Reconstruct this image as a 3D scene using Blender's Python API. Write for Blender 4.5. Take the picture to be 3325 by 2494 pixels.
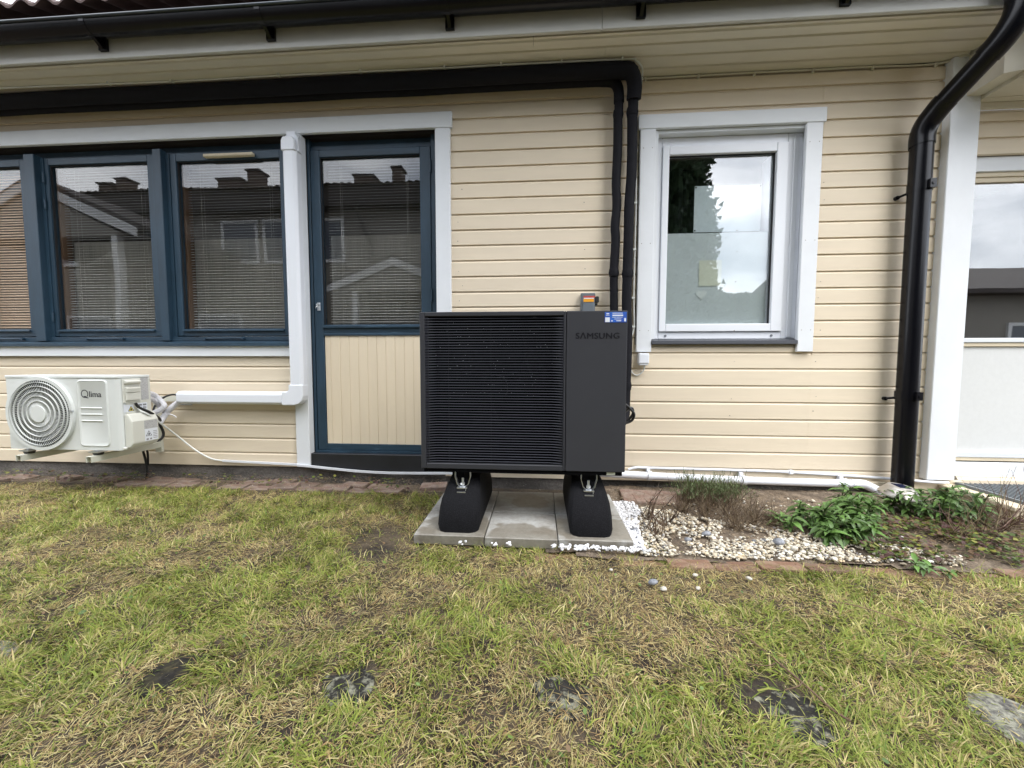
import bpy, bmesh, math, random
import numpy as np
from mathutils import Vector, Matrix

for o in list(bpy.data.objects):
    bpy.data.objects.remove(o)
scene = bpy.context.scene
col = scene.collection
rnd = random.Random(7)
PI = math.pi

# ------------------------------------------------------------------ camera
cam_d = bpy.data.cameras.new('camera')
cam = bpy.data.objects.new('camera', cam_d)
col.objects.link(cam)
cam_d.sensor_width = 36.0
cam_d.lens = 1248.0 / 3325.0 * 36.0
cam_d.clip_start = 0.02
cam_d.clip_end = 500
yaw, pitch, roll = (math.radians(a) for a in (-4.107, -3.399, 0.068))
fw = Vector((math.sin(yaw) * math.cos(pitch), math.cos(yaw) * math.cos(pitch), math.sin(pitch)))
rt = Vector((math.cos(yaw), -math.sin(yaw), 0))
up = rt.cross(fw)
rt2 = rt * math.cos(roll) + up * math.sin(roll)
up2 = -rt * math.sin(roll) + up * math.cos(roll)
rot = Matrix((rt2, up2, -fw)).transposed()
cam.matrix_world = Matrix.Translation((0, -2.8, 0.905)) @ rot.to_4x4()
scene.camera = cam

# ------------------------------------------------------------------ sky and sun
SUN_EL, SUN_AZ = math.radians(54), math.radians(142)      # azimuth measured clockwise from +y
world = bpy.data.worlds.new('World')
scene.world = world
world.use_nodes = True
wn, wl = world.node_tree.nodes, world.node_tree.links
wn.clear()
sky = wn.new('ShaderNodeTexSky')
sky.sky_type = 'NISHITA'
sky.sun_disc = False
sky.sun_elevation = SUN_EL
sky.sun_rotation = SUN_AZ
tc = wn.new('ShaderNodeTexCoord')
mp = wn.new('ShaderNodeMapping')
mp.inputs['Scale'].default_value = (1.0, 1.0, 2.2)
n1 = wn.new('ShaderNodeTexNoise')
n1.inputs['Scale'].default_value = 2.6
n1.inputs['Detail'].default_value = 7
n1.inputs['Roughness'].default_value = 0.55
n1.inputs['Distortion'].default_value = 0.4
rmp = wn.new('ShaderNodeValToRGB')
rmp.color_ramp.elements[0].position = 0.36
rmp.color_ramp.elements[0].color = (9.0, 9.9, 11.6, 1)
rmp.color_ramp.elements[1].position = 0.66
rmp.color_ramp.elements[1].color = (25.0, 25.5, 26.5, 1)
mx = wn.new('ShaderNodeMix')
mx.data_type = 'RGBA'
mx.inputs[0].default_value = 0.85
bg = wn.new('ShaderNodeBackground')
bg.inputs['Strength'].default_value = 0.1
wo = wn.new('ShaderNodeOutputWorld')
wl.new(tc.outputs['Generated'], mp.inputs['Vector'])
wl.new(mp.outputs['Vector'], n1.inputs['Vector'])
wl.new(n1.outputs['Fac'], rmp.inputs['Fac'])
wl.new(sky.outputs['Color'], mx.inputs[6])
wl.new(rmp.outputs['Color'], mx.inputs[7])
wl.new(mx.outputs[2], bg.inputs['Color'])
wl.new(bg.outputs['Background'], wo.inputs['Surface'])

sun_d = bpy.data.lights.new('sun', 'SUN')
sun_d.energy = 2.1
sun_d.angle = math.radians(46)
sun_d.color = (1.0, 0.96, 0.9)
sun = bpy.data.objects.new('sun', sun_d)
col.objects.link(sun)
sdir = Vector((math.sin(SUN_AZ) * math.cos(SUN_EL), math.cos(SUN_AZ) * math.cos(SUN_EL), math.sin(SUN_EL)))
sun.rotation_euler = sdir.to_track_quat('Z', 'Y').to_euler()
sun.location = (3, -6, 8)

scene.view_settings.view_transform = 'Standard'
scene.view_settings.look = 'None'
scene.view_settings.exposure = 1.14
scene.view_settings.gamma = 1.0
scene.view_settings.use_curve_mapping = False
scene.render.engine = 'CYCLES'
scene.cycles.max_bounces = 8
scene.cycles.transparent_max_bounces = 16

# ------------------------------------------------------------------ materials
def mat(name, c, rough=0.6, metal=0.0, var=0.0, vscale=(6, 6, 6), c2=None, cscale=None, bump=0.0, bscale=(40, 40, 40),
        spec=0.5, objvar=0.0, lo=0.42, hi=0.62, bdetail=5, coat=0.0, dist=0.004):
    m = bpy.data.materials.new(name)
    m.use_nodes = True
    nt = m.node_tree
    b = nt.nodes['Principled BSDF']
    b.inputs['Roughness'].default_value = rough
    b.inputs['Metallic'].default_value = metal
    b.inputs['Specular IOR Level'].default_value = spec
    b.inputs['Base Color'].default_value = (*c, 1)
    if coat:
        b.inputs['Coat Weight'].default_value = coat
    t = nt.nodes.new('ShaderNodeTexCoord')
    def noise(scale, detail=5):
        q = nt.nodes.new('ShaderNodeMapping')
        q.inputs['Scale'].default_value = scale
        n = nt.nodes.new('ShaderNodeTexNoise')
        n.inputs['Scale'].default_value = 1.0
        n.inputs['Detail'].default_value = detail
        n.inputs['Roughness'].default_value = 0.62
        nt.links.new(t.outputs['Object'], q.inputs['Vector'])
        nt.links.new(q.outputs['Vector'], n.inputs['Vector'])
        return n
    cur = None
    if c2 is not None:
        n = noise(cscale or vscale)
        r = nt.nodes.new('ShaderNodeValToRGB')
        r.color_ramp.elements[0].position = lo
        r.color_ramp.elements[1].position = hi
        r.color_ramp.elements[0].color = (*c, 1)
        r.color_ramp.elements[1].color = (*c2, 1)
        nt.links.new(n.outputs['Fac'], r.inputs['Fac'])
        cur = r.outputs['Color']
    if var:
        n = noise(vscale)
        mr = nt.nodes.new('ShaderNodeMapRange')
        mr.inputs['From Min'].default_value = 0.3
        mr.inputs['From Max'].default_value = 0.7
        mr.inputs['To Min'].default_value = 1 - var
        mr.inputs['To Max'].default_value = 1 + var
        nt.links.new(n.outputs['Fac'], mr.inputs['Value'])
        h = nt.nodes.new('ShaderNodeVectorMath')
        h.operation = 'SCALE'
        if cur is None:
            h.inputs[0].default_value = c
        else:
            nt.links.new(cur, h.inputs[0])
        nt.links.new(mr.outputs['Result'], h.inputs['Scale'])
        cur = h.outputs['Vector']
    if objvar:
        oi = nt.nodes.new('ShaderNodeObjectInfo')
        mr = nt.nodes.new('ShaderNodeMapRange')
        mr.inputs['To Min'].default_value = 1 - objvar
        mr.inputs['To Max'].default_value = 1 + objvar
        nt.links.new(oi.outputs['Random'], mr.inputs['Value'])
        h = nt.nodes.new('ShaderNodeVectorMath')
        h.operation = 'SCALE'
        if cur is None:
            h.inputs[0].default_value = c
        else:
            nt.links.new(cur, h.inputs[0])
        nt.links.new(mr.outputs['Result'], h.inputs['Scale'])
        cur = h.outputs['Vector']
    if cur is not None:
        nt.links.new(cur, b.inputs['Base Color'])
    if bump:
        n = noise(bscale, bdetail)
        bp = nt.nodes.new('ShaderNodeBump')
        bp.inputs['Strength'].default_value = bump
        bp.inputs['Distance'].default_value = dist
        nt.links.new(n.outputs['Fac'], bp.inputs['Height'])
        nt.links.new(bp.outputs['Normal'], b.inputs['Normal'])
    return m

def glass(name, fac, tint=(0.96, 0.965, 0.96)):
    m = bpy.data.materials.new(name)
    m.use_nodes = True
    nt = m.node_tree
    nt.nodes.clear()
    o = nt.nodes.new('ShaderNodeOutputMaterial')
    tr = nt.nodes.new('ShaderNodeBsdfTransparent')
    tr.inputs['Color'].default_value = (*tint, 1)
    gl = nt.nodes.new('ShaderNodeBsdfGlossy')
    gl.inputs['Roughness'].default_value = 0.0
    geo = nt.nodes.new('ShaderNodeNewGeometry')
    dt = nt.nodes.new('ShaderNodeVectorMath')
    dt.operation = 'DOT_PRODUCT'
    ab = nt.nodes.new('ShaderNodeMath')
    ab.operation = 'ABSOLUTE'
    om = nt.nodes.new('ShaderNodeMath')
    om.operation = 'SUBTRACT'
    om.inputs[0].default_value = 1.0
    pw = nt.nodes.new('ShaderNodeMath')
    pw.operation = 'POWER'
    pw.inputs[1].default_value = 5.0
    mr = nt.nodes.new('ShaderNodeMapRange')
    mr.inputs['To Min'].default_value = fac
    mr.inputs['To Max'].default_value = 1.0
    nt.links.new(geo.outputs['Incoming'], dt.inputs[0])
    nt.links.new(geo.outputs['Normal'], dt.inputs[1])
    nt.links.new(dt.outputs['Value'], ab.inputs[0])
    nt.links.new(ab.outputs['Value'], om.inputs[1])
    nt.links.new(om.outputs['Value'], pw.inputs[0])
    nt.links.new(pw.outputs['Value'], mr.inputs['Value'])
    # very faint waviness of a float pane
    t = nt.nodes.new('ShaderNodeTexCoord')
    n = nt.nodes.new('ShaderNodeTexNoise')
    n.inputs['Scale'].default_value = 1.6
    n.inputs['Detail'].default_value = 1
    bp = nt.nodes.new('ShaderNodeBump')
    bp.inputs['Strength'].default_value = 0.06
    bp.inputs['Distance'].default_value = 0.02
    nt.links.new(t.outputs['Object'], n.inputs['Vector'])
    nt.links.new(n.outputs['Fac'], bp.inputs['Height'])
    nt.links.new(bp.outputs['Normal'], gl.inputs['Normal'])
    mi = nt.nodes.new('ShaderNodeMixShader')
    nt.links.new(mr.outputs['Result'], mi.inputs['Fac'])
    nt.links.new(tr.outputs['BSDF'], mi.inputs[1])
    nt.links.new(gl.outputs['BSDF'], mi.inputs[2])
    nt.links.new(mi.outputs['Shader'], o.inputs['Surface'])
    return m

def vcol(name, rough=0.7, transl=0.0, spec=0.3):
    m = bpy.data.materials.new(name)
    m.use_nodes = True
    nt = m.node_tree
    b = nt.nodes['Principled BSDF']
    b.inputs['Roughness'].default_value = rough
    b.inputs['Specular IOR Level'].default_value = spec
    a = nt.nodes.new('ShaderNodeAttribute')
    a.attribute_name = 'Col'
    nt.links.new(a.outputs['Color'], b.inputs['Base Color'])
    if transl:
        tr = nt.nodes.new('ShaderNodeBsdfTranslucent')
        nt.links.new(a.outputs['Color'], tr.inputs['Color'])
        mi = nt.nodes.new('ShaderNodeMixShader')
        mi.inputs['Fac'].default_value = transl
        nt.links.new(b.outputs['BSDF'], mi.inputs[1])
        nt.links.new(tr.outputs['BSDF'], mi.inputs[2])
        nt.links.new(mi.outputs['Shader'], nt.nodes['Material Output'].inputs['Surface'])
    return m

M = {}
M['siding'] = mat('cream_siding_paint', (0.725, 0.628, 0.485), 0.62, var=0.045, vscale=(1.5, 8, 14), objvar=0.02,
                  bump=0.35, bscale=(5, 60, 150), dist=0.0025, spec=0.35)
M['tongue'] = mat('cream_door_paint', (0.73, 0.625, 0.47), 0.6, var=0.03, vscale=(14, 8, 2), objvar=0.015,
                  bump=0.45, bscale=(90, 60, 9), dist=0.0025, spec=0.35)
M['soffit'] = mat('cream_soffit_paint', (0.68, 0.64, 0.54), 0.65, var=0.05, vscale=(2, 12, 8), objvar=0.02,
                  bump=0.35, bscale=(9, 120, 60), dist=0.002)
M['white'] = mat('white_wood_paint', (0.72, 0.745, 0.775), 0.5, var=0.03, vscale=(5, 5, 5), bump=0.25, bscale=(60, 60, 25),
                 dist=0.0015, objvar=0.01)
M['white_h'] = mat('white_board_paint', (0.72, 0.745, 0.77), 0.5, var=0.04, vscale=(3, 9, 9), bump=0.3, bscale=(14, 60, 90),
                   dist=0.0015, objvar=0.01)
M['fascia'] = mat('white_fascia_gutter_shade', (0.56, 0.555, 0.52), 0.5, var=0.05, vscale=(3, 9, 9), bump=0.3, bscale=(14, 60, 120), dist=0.0015)  # white board, base greyed to carry the shade under the gutter
M['upvc'] = mat('white_upvc', (0.76, 0.785, 0.83), 0.28, var=0.012, vscale=(3, 3, 3))
M['duct'] = mat('white_plastic_duct', (0.75, 0.775, 0.825), 0.35, var=0.012, vscale=(3, 3, 3))
M['blue'] = mat('dark_blue_wood_paint', (0.016, 0.042, 0.070), 0.5, var=0.22, vscale=(9, 9, 3), objvar=0.06, bump=0.4,
                bscale=(70, 70, 10), dist=0.002)
M['blue_h'] = mat('dark_blue_rail_paint', (0.016, 0.042, 0.070), 0.5, var=0.25, vscale=(4, 9, 20), objvar=0.06, bump=0.5,
                  bscale=(8, 70, 90), dist=0.002, c2=(0.05, 0.10, 0.15), cscale=(6, 20, 60), lo=0.58, hi=0.72)
M['threshold'] = mat('black_threshold_metal', (0.016, 0.017, 0.022), 0.38, var=0.2, vscale=(6, 6, 6))
M['gasket'] = mat('black_gasket', (0.012, 0.012, 0.014), 0.6)
M['pane'] = glass('window_glass', 0.055)
M['pane_coated'] = glass('coated_window_glass', 0.15, (0.95, 0.965, 0.965))
M['slat'] = mat('blind_slat_enamel', (0.37, 0.365, 0.355), 0.4, objvar=0.05)
M['slat_tan'] = mat('tan_blind_slat', (0.52, 0.36, 0.24), 0.45, objvar=0.08, var=0.05, vscale=(3, 20, 20))
M['cord'] = mat('blind_cord', (0.5, 0.48, 0.44), 0.8)
M['net'] = mat('grey_half_curtain', (0.58, 0.57, 0.54), 0.9, var=0.12, vscale=(20, 4, 1.5), bump=0.3, bscale=(30, 10, 2), dist=0.02)
M['room'] = mat('room_wall', (0.22, 0.19, 0.16), 0.9, var=0.08, vscale=(2, 2, 2))
M['jamb'] = mat('pine_jamb', (0.13, 0.075, 0.045), 0.5, var=0.15, vscale=(20, 20, 3))
M['film'] = mat('frosted_film', (0.56, 0.61, 0.61), 0.5, var=0.03, vscale=(4, 4, 4))
M['paper'] = mat('white_paper', (0.70, 0.78, 0.80), 0.7, var=0.03, vscale=(6, 6, 6))
M['yellowish'] = mat('pale_yellow_card', (0.66, 0.68, 0.56), 0.7)
M['heart'] = mat('pale_card', (0.68, 0.72, 0.70), 0.7)
M['black'] = mat('black_gutter_paint', (0.0035, 0.0035, 0.0055), 0.26, spec=0.3, var=0.15, vscale=(5, 20, 20), bump=0.05, bscale=(4, 30, 30), dist=0.004)
M['foam'] = mat('black_pipe_insulation', (0.0055, 0.0055, 0.0085), 0.75, spec=0.2, var=0.18, vscale=(25, 25, 12), bump=0.4, bscale=(60, 60, 30), dist=0.003)
M['cable_w'] = mat('white_cable', (0.72, 0.74, 0.72), 0.45)
M['cable_p'] = mat('painted_cable', (0.62, 0.60, 0.50), 0.5)
M['cable_b'] = mat('black_cable', (0.012, 0.012, 0.013), 0.4)
M['pump'] = mat('anthracite_sheet_metal', (0.037, 0.038, 0.044), 0.5, spec=0.35, var=0.06, vscale=(4, 4, 4), bump=0.12, bscale=(600, 600, 600), dist=0.0006)
M['pump_dk'] = mat('black_pump_interior', (0.003, 0.003, 0.004), 0.8, spec=0.1)
M['bar'] = mat('anthracite_grille_bar', (0.060, 0.062, 0.078), 0.4, var=0.1, vscale=(12, 12, 12))
M['logo_dk'] = mat('dark_embossed_lettering', (0.011, 0.011, 0.014), 0.45, spec=0.2)
M['stk_blue'] = mat('blue_sticker', (0.045, 0.05, 0.30), 0.35, c2=(0.03, 0.13, 0.52), cscale=(9, 1, 9), lo=0.40, hi=0.62)
M['stk_white'] = mat('white_sticker', (0.72, 0.75, 0.80), 0.4)
M['stk_grey'] = mat('printed_grey', (0.25, 0.25, 0.27), 0.5)
M['stk_silver'] = mat('silver_label', (0.50, 0.50, 0.50), 0.4, c2=(0.36, 0.36, 0.37), cscale=(90, 90, 260), lo=0.45, hi=0.55)
M['ink'] = mat('printed_black', (0.03, 0.03, 0.035), 0.5)
M['stk_yel'] = mat('printed_yellow', (0.62, 0.52, 0.12), 0.5)
M['red'] = mat('printed_red', (0.45, 0.06, 0.05), 0.5)
M['orange'] = mat('printed_orange', (0.75, 0.33, 0.02), 0.5)
M['rubber'] = mat('recycled_rubber', (0.005, 0.005, 0.006), 0.85, spec=0.15, c2=(0.018, 0.018, 0.021), cscale=(260, 260, 260), lo=0.5, hi=0.66,
                  bump=0.6, bscale=(190, 190, 190), dist=0.003)
M['zinc'] = mat('zinc_plated_steel', (0.62, 0.64, 0.66), 0.32, 0.9, var=0.12, vscale=(40, 40, 40))
M['ac'] = mat('off_white_coated_steel', (0.66, 0.68, 0.66), 0.42, var=0.015, vscale=(3, 3, 3))
M['ac_side'] = mat('cream_coated_steel', (0.64, 0.64, 0.58), 0.45, var=0.015, vscale=(3, 3, 3))
M['ac_bracket'] = mat('cream_bracket_steel', (0.60, 0.60, 0.52), 0.45, var=0.03, vscale=(6, 6, 6))
M['ac_dark'] = mat('cavity_shade_black', (0.012, 0.012, 0.018), 0.6)
M['tape'] = mat('white_wrapping_tape', (0.68, 0.68, 0.72), 0.45, bump=0.5, bscale=(60, 60, 60), dist=0.004)
M['iso'] = mat('grey_switch_plastic', (0.13, 0.15, 0.17), 0.45)
M['concrete'] = mat('concrete_slab', (0.30, 0.285, 0.255), 0.8, c2=(0.40, 0.40, 0.38), cscale=(5, 7, 5), lo=0.40, hi=0.60,
                    var=0.12, vscale=(60, 60, 60), bump=0.5, bscale=(150, 150, 150), dist=0.002, objvar=0.05)
M['found'] = mat('rough_foundation_render', (0.18, 0.165, 0.15), 0.9, var=0.3, vscale=(60, 60, 60), bump=1.0, bscale=(70, 70, 70), dist=0.012,
                 c2=(0.09, 0.083, 0.076), cscale=(3, 3, 7))
M['brick'] = mat('weathered_red_brick', (0.21, 0.135, 0.105), 0.85, c2=(0.27, 0.215, 0.18), cscale=(14, 14, 14), var=0.2, vscale=(40, 40, 40),
                 bump=0.6, bscale=(90, 90, 90), objvar=0.2)
M['edge'] = mat('worn_brown_brick', (0.15, 0.08, 0.05), 0.85, c2=(0.20, 0.135, 0.09), cscale=(14, 14, 14), var=0.2, vscale=(40, 40, 40),
                bump=0.6, bscale=(90, 90, 90), objvar=0.2)
M['soil'] = mat('lawn_soil', (0.036, 0.026, 0.018), 0.95, c2=(0.11, 0.082, 0.050), cscale=(7, 7, 7), lo=0.40, hi=0.64, var=0.35, vscale=(55, 55, 55),
                bump=1.0, bscale=(60, 60, 60), dist=0.02)
M['bedsoil'] = mat('sandy_bed_soil', (0.11, 0.082, 0.058), 0.95, c2=(0.225, 0.175, 0.125), cscale=(11, 11, 11), var=0.4, vscale=(70, 70, 70),
                   bump=1.0, bscale=(80, 80, 80), dist=0.012)
M['lichen'] = mat('lichen_covered_stone', (0.028, 0.026, 0.023), 0.9, spec=0.15, c2=(0.20, 0.195, 0.145), cscale=(34, 34, 34), lo=0.50, hi=0.60, var=0.3,
                  vscale=(70, 70, 70), bump=0.8, bscale=(70, 70, 70), dist=0.006)
M['darkstone'] = mat('mossy_dark_stone', (0.022, 0.020, 0.017), 0.9, spec=0.15, c2=(0.060, 0.052, 0.026), cscale=(14, 14, 14), lo=0.45, hi=0.65, var=0.4,
                     vscale=(70, 70, 70), bump=0.8, bscale=(70, 70, 70), dist=0.006)
M['greystone'] = mat('grey_lichen_stone', (0.085, 0.08, 0.075), 0.9, spec=0.15, c2=(0.25, 0.245, 0.195), cscale=(32, 32, 32), lo=0.42, hi=0.56, var=0.3,
                     vscale=(70, 70, 70), bump=0.8, bscale=(70, 70, 70), dist=0.006)
M['cobble'] = mat('blue_grey_cobble', (0.17, 0.18, 0.20), 0.6, c2=(0.27, 0.28, 0.31), cscale=(30, 30, 30), var=0.15, vscale=(90, 90, 90))
M['palecobble'] = mat('pale_cobble', (0.52, 0.49, 0.42), 0.65, var=0.12, vscale=(60, 60, 60))
M['grass'] = vcol('grass_blades', 0.6, 0.22, 0.25)
M['pebble'] = vcol('pebbles', 0.65, 0.0, 0.35)
M['plant'] = vcol('plant_tissue', 0.5, 0.2, 0.4)
M['leaf'] = mat('green_leaf', (0.085, 0.165, 0.034), 0.5, objvar=0.4, var=0.15, vscale=(40, 40, 40))
M['tile'] = mat('roof_tile', (0.075, 0.042, 0.034), 0.8, var=0.3, vscale=(12, 12, 12), objvar=0.2)
M['steel'] = mat('brushed_lamp_steel', (0.52, 0.49, 0.45), 0.48, 0.75, var=0.06, vscale=(30, 30, 30))
M['solar'] = mat('solar_cell', (0.012, 0.016, 0.045), 0.18)
M['grate'] = mat('grey_plastic_grate', (0.13, 0.145, 0.155), 0.5, var=0.1, vscale=(10, 10, 10))
M['stepwood'] = mat('cream_step_paint', (0.60, 0.52, 0.38), 0.65, var=0.08, vscale=(8, 8, 8), bump=0.3, bscale=(40, 40, 40), dist=0.002)
M['panel'] = mat('pale_door_panel', (0.60, 0.61, 0.605), 0.7, var=0.025, vscale=(40, 40, 40), bump=0.15, bscale=(200, 200, 200), dist=0.001)
M['alu'] = mat('white_aluminium', (0.68, 0.71, 0.745), 0.3, var=0.02, vscale=(4, 4, 4))
M['n_wall'] = mat('yellow_house_cladding', (0.22, 0.207, 0.18), 0.7, var=0.12, vscale=(1, 1, 30))
M['n_trim'] = mat('neighbour_white_paint', (0.66, 0.67, 0.67), 0.6)
M['n_roof'] = mat('neighbour_dark_roof', (0.035, 0.027, 0.026), 0.75, var=0.2, vscale=(5, 5, 5))
M['n_dark'] = mat('eaves_brown_and_head_shade', (0.025, 0.02, 0.02), 0.7)
M['chimney'] = mat('chimney_brick', (0.085, 0.06, 0.05), 0.85, var=0.25, vscale=(6, 6, 18))
M['needle'] = vcol('conifer_needles', 0.7, 0.1, 0.2)
M['bark'] = mat('bark', (0.06, 0.045, 0.035), 0.9, var=0.3, vscale=(20, 20, 5), bump=0.8, bscale=(30, 30, 6), dist=0.02)
M['twig'] = mat('dry_twig', (0.16, 0.10, 0.06), 0.85, objvar=0.2, var=0.2, vscale=(30, 30, 30))

# ------------------------------------------------------------------ mesh helpers
class MB:
    def __init__(self):
        self.v, self.f, self.c = [], [], []
    def add(self, vs, fs):
        o = len(self.v)
        self.v += [tuple(p) for p in vs]
        self.f += [tuple(i + o for i in q) for q in fs]
    def box(self, a, b):
        x0, y0, z0 = a
        x1, y1, z1 = b
        self.add([(x0, y0, z0), (x1, y0, z0), (x1, y1, z0), (x0, y1, z0), (x0, y0, z1), (x1, y0, z1), (x1, y1, z1), (x0, y1, z1)],
                 [(0, 3, 2, 1), (4, 5, 6, 7), (0, 1, 5, 4), (1, 2, 6, 5), (2, 3, 7, 6), (3, 0, 4, 7)])
        return self
    def prism(self, prof, axis, a, b):
        """prof: 2D loop; axis 0 -> (y,z) along x, 1 -> (x,z) along y, 2 -> (x,y) along z"""
        def pt(p, t):
            return (t, p[0], p[1]) if axis == 0 else ((p[0], t, p[1]) if axis == 1 else (p[0], p[1], t))
        n = len(prof)
        self.add([pt(p, a) for p in prof] + [pt(p, b) for p in prof],
                 [tuple(range(n))[::-1], tuple(range(n, 2 * n))] + [(i, (i + 1) % n, n + (i + 1) % n, n + i) for i in range(n)])
        return self
    def tube(self, path, r, n=10, caps=True):
        path = [Vector(p) for p in path]
        k = len(path)
        rs = r if isinstance(r, (list, tuple)) else [r] * k
        vs, fs = [], []
        prev = None
        for i in range(k):
            t = (path[min(i + 1, k - 1)] - path[max(i - 1, 0)]).normalized()
            if prev is None:
                a = Vector((0, 0, 1)) if abs(t.z) < 0.9 else Vector((1, 0, 0))
                u = t.cross(a).normalized()
            else:
                u = (prev - t * prev.dot(t)).normalized()
            prev = u
            w = t.cross(u)
            for j in range(n):
                an = 2 * PI * j / n
                vs.append(path[i] + (u * math.cos(an) + w * math.sin(an)) * rs[i])
        for i in range(k - 1):
            for j in range(n):
                fs.append((i * n + j, i * n + (j + 1) % n, (i + 1) * n + (j + 1) % n, (i + 1) * n + j))
        if caps:
            fs.append(tuple(range(n))[::-1])
            fs.append(tuple(range((k - 1) * n, k * n)))
        self.add(vs, fs)
        return self
    def cyl(self, c, axis, r, h, n=20, r2=None):
        c = Vector(c)
        d = Vector((axis == 0, axis == 1, axis == 2))
        return self.tube([c, c + d * h], [r, r if r2 is None else r2], n)
    def build(self, name, m, parent=None, smooth=False, bevel=0.0, seg=1, angle=0.6):
        me = bpy.data.meshes.new(name)
        me.from_pydata(self.v, [], self.f)
        if bevel:
            bm = bmesh.new()
            bm.from_mesh(me)
            bmesh.ops.bevel(bm, geom=[e for e in bm.edges if len(e.link_faces) == 2 and e.calc_face_angle(0) > 0.5], offset=bevel,
                            segments=seg, affect='EDGES', profile=0.6, clamp_overlap=True)
            bm.to_mesh(me)
            bm.free()
        me.materials.append(m)
        if self.c:
            set_col(me, self.c)
        if smooth:
            me.polygons.foreach_set('use_smooth', [True] * len(me.polygons))
            me.set_sharp_from_angle(angle=angle)
        me.update()
        return link(name, me, parent)

def set_col(me, cols):
    a = me.color_attributes.new('Col', 'FLOAT_COLOR', 'POINT')
    arr = np.ones((len(me.vertices), 4), dtype=np.float32)
    arr[:, :3] = np.asarray(cols, dtype=np.float32)[:, :3]
    a.data.foreach_set('color', arr.ravel())

def link(name, me, parent=None):
    o = bpy.data.objects.new(name, me)
    col.objects.link(o)
    if parent is not None:
        attach(o, parent)
    return o

def base_of(p):
    t = Vector(p.location)
    while p.parent:
        p = p.parent
        t += Vector(p.location) * 0
    return t

def attach(o, parent):
    o.parent = parent
    # meshes are written in world coordinates; cancel the offset of the Empty at the thing's base
    root = parent
    while root.parent:
        root = root.parent
    if parent is root:
        o.matrix_parent_inverse = Matrix.Translation(-Vector(root.location))

def thing(name, label, cat, loc=(0, 0, 0), group=None):
    o = bpy.data.objects.new(name, None)
    o.empty_display_size = 0.1
    col.objects.link(o)
    o.location = loc
    tag(o, label, cat, group)
    return o

def tag(o, label, cat, group=None):
    o['label'] = label
    o['category'] = cat
    if group:
        o['group'] = group
    return o

def structure(o):
    o['kind'] = 'structure'
    return o

def stuff(o):
    o['kind'] = 'stuff'
    return o

def B(name, a, b, m, parent=None, bevel=0.0, seg=1):
    return MB().box(a, b).build(name, m, parent, bevel=bevel, seg=seg)

def text_mesh(s, size, m, name, parent, origin, extrude=0.001, sx=1.0, bold=0.0, copies=3, space=1.0):
    """flat lettering facing -y; heavier strokes come from copies set side by side"""
    cu = bpy.data.curves.new('lettering', 'FONT')
    cu.body = s
    cu.size = size
    cu.extrude = extrude
    cu.space_character = space
    cu.resolution_u = 3
    to = bpy.data.objects.new('lettering', cu)
    col.objects.link(to)
    dg = bpy.context.evaluated_depsgraph_get()
    me = bpy.data.meshes.new_from_object(to.evaluated_get(dg))
    bpy.data.objects.remove(to)
    bpy.data.curves.remove(cu)
    vs = [tuple(v.co) for v in me.vertices]
    fs = [tuple(p.vertices) for p in me.polygons]
    bpy.data.meshes.remove(me)
    mb = MB()
    for k in range(copies if bold else 1):
        d = bold * k / max(1, copies - 1)
        mb.add([(origin[0] + x * sx + d, origin[1] - z - 0.00006 * k, origin[2] + y + d * 0.25) for x, y, z in vs], fs)
    return mb.build(name, m, parent)

def smooth_path(pts, k=6):
    pts = [Vector(p) for p in pts]
    out = []
    n = len(pts)
    for i in range(n - 1):
        p0, p1, p2, p3 = pts[max(i - 1, 0)], pts[i], pts[i + 1], pts[min(i + 2, n - 1)]
        for j in range(k):
            t = j / k
            out.append(0.5 * ((2 * p1) + (p2 - p0) * t + (2 * p0 - 5 * p1 + 4 * p2 - p3) * t * t + (3 * p1 - p0 - 3 * p2 + p3) * t ** 3))
    out.append(pts[-1])
    return out

# value noise for scattering
_tab = np.random.RandomState(3).rand(256, 256)
def vnoise(x, y, s):
    x = np.asarray(x, dtype=float) * s + 57.3
    y = np.asarray(y, dtype=float) * s + 91.7
    xi, yi = np.floor(x).astype(int), np.floor(y).astype(int)
    fx, fy = x - xi, y - yi
    fx, fy = fx * fx * (3 - 2 * fx), fy * fy * (3 - 2 * fy)
    g = lambda a, b: _tab[a % 256, b % 256]
    return (g(xi, yi) * (1 - fx) + g(xi + 1, yi) * fx) * (1 - fy) + (g(xi, yi + 1) * (1 - fx) + g(xi + 1, yi + 1) * fx) * fy
def fnoise(x, y, s):
    return 0.5 * vnoise(x, y, s) + 0.3 * vnoise(x + 3.1, y - 1.7, s * 2.1) + 0.2 * vnoise(x - 5.2, y + 8.3, s * 4.3)

def inpoly(x, y, poly):
    x = np.asarray(x)
    y = np.asarray(y)
    r = np.zeros(x.shape, dtype=bool)
    n = len(poly)
    j = n - 1
    for i in range(n):
        xi, yi = poly[i]
        xj, yj = poly[j]
        c = ((yi > y) != (yj > y)) & (x < (xj - xi) * (y - yi) / (yj - yi + 1e-12) + xi)
        r ^= c
        j = i
    return r

def shrink(poly, k):
    cx = sum(p[0] for p in poly) / len(poly)
    cy = sum(p[1] for p in poly) / len(poly)
    return [(cx + (p[0] - cx) * k, cy + (p[1] - cy) * k) for p in poly]

# ================================================================== GROUND
def hgt(x, y):
    x = np.asarray(x, dtype=float)
    y = np.asarray(y, dtype=float)
    a = np.clip((-y - 1.0) / 0.4, 0.0, 1.0)
    near = np.clip((x + 0.9) * -3, 0, 1)
    k = np.maximum(a, near * np.clip((-y - 0.3) / 0.4, 0, 1))
    h = (fnoise(x, y, 1.7) - 0.5) * 0.05 * k + (fnoise(x, y, 7.0) - 0.5) * 0.022 * k
    wall = np.clip((y + 0.25) / 0.25, 0, 1)
    return h - 0.006 - 0.03 * wall - 0.012 * (1 - k)

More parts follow.
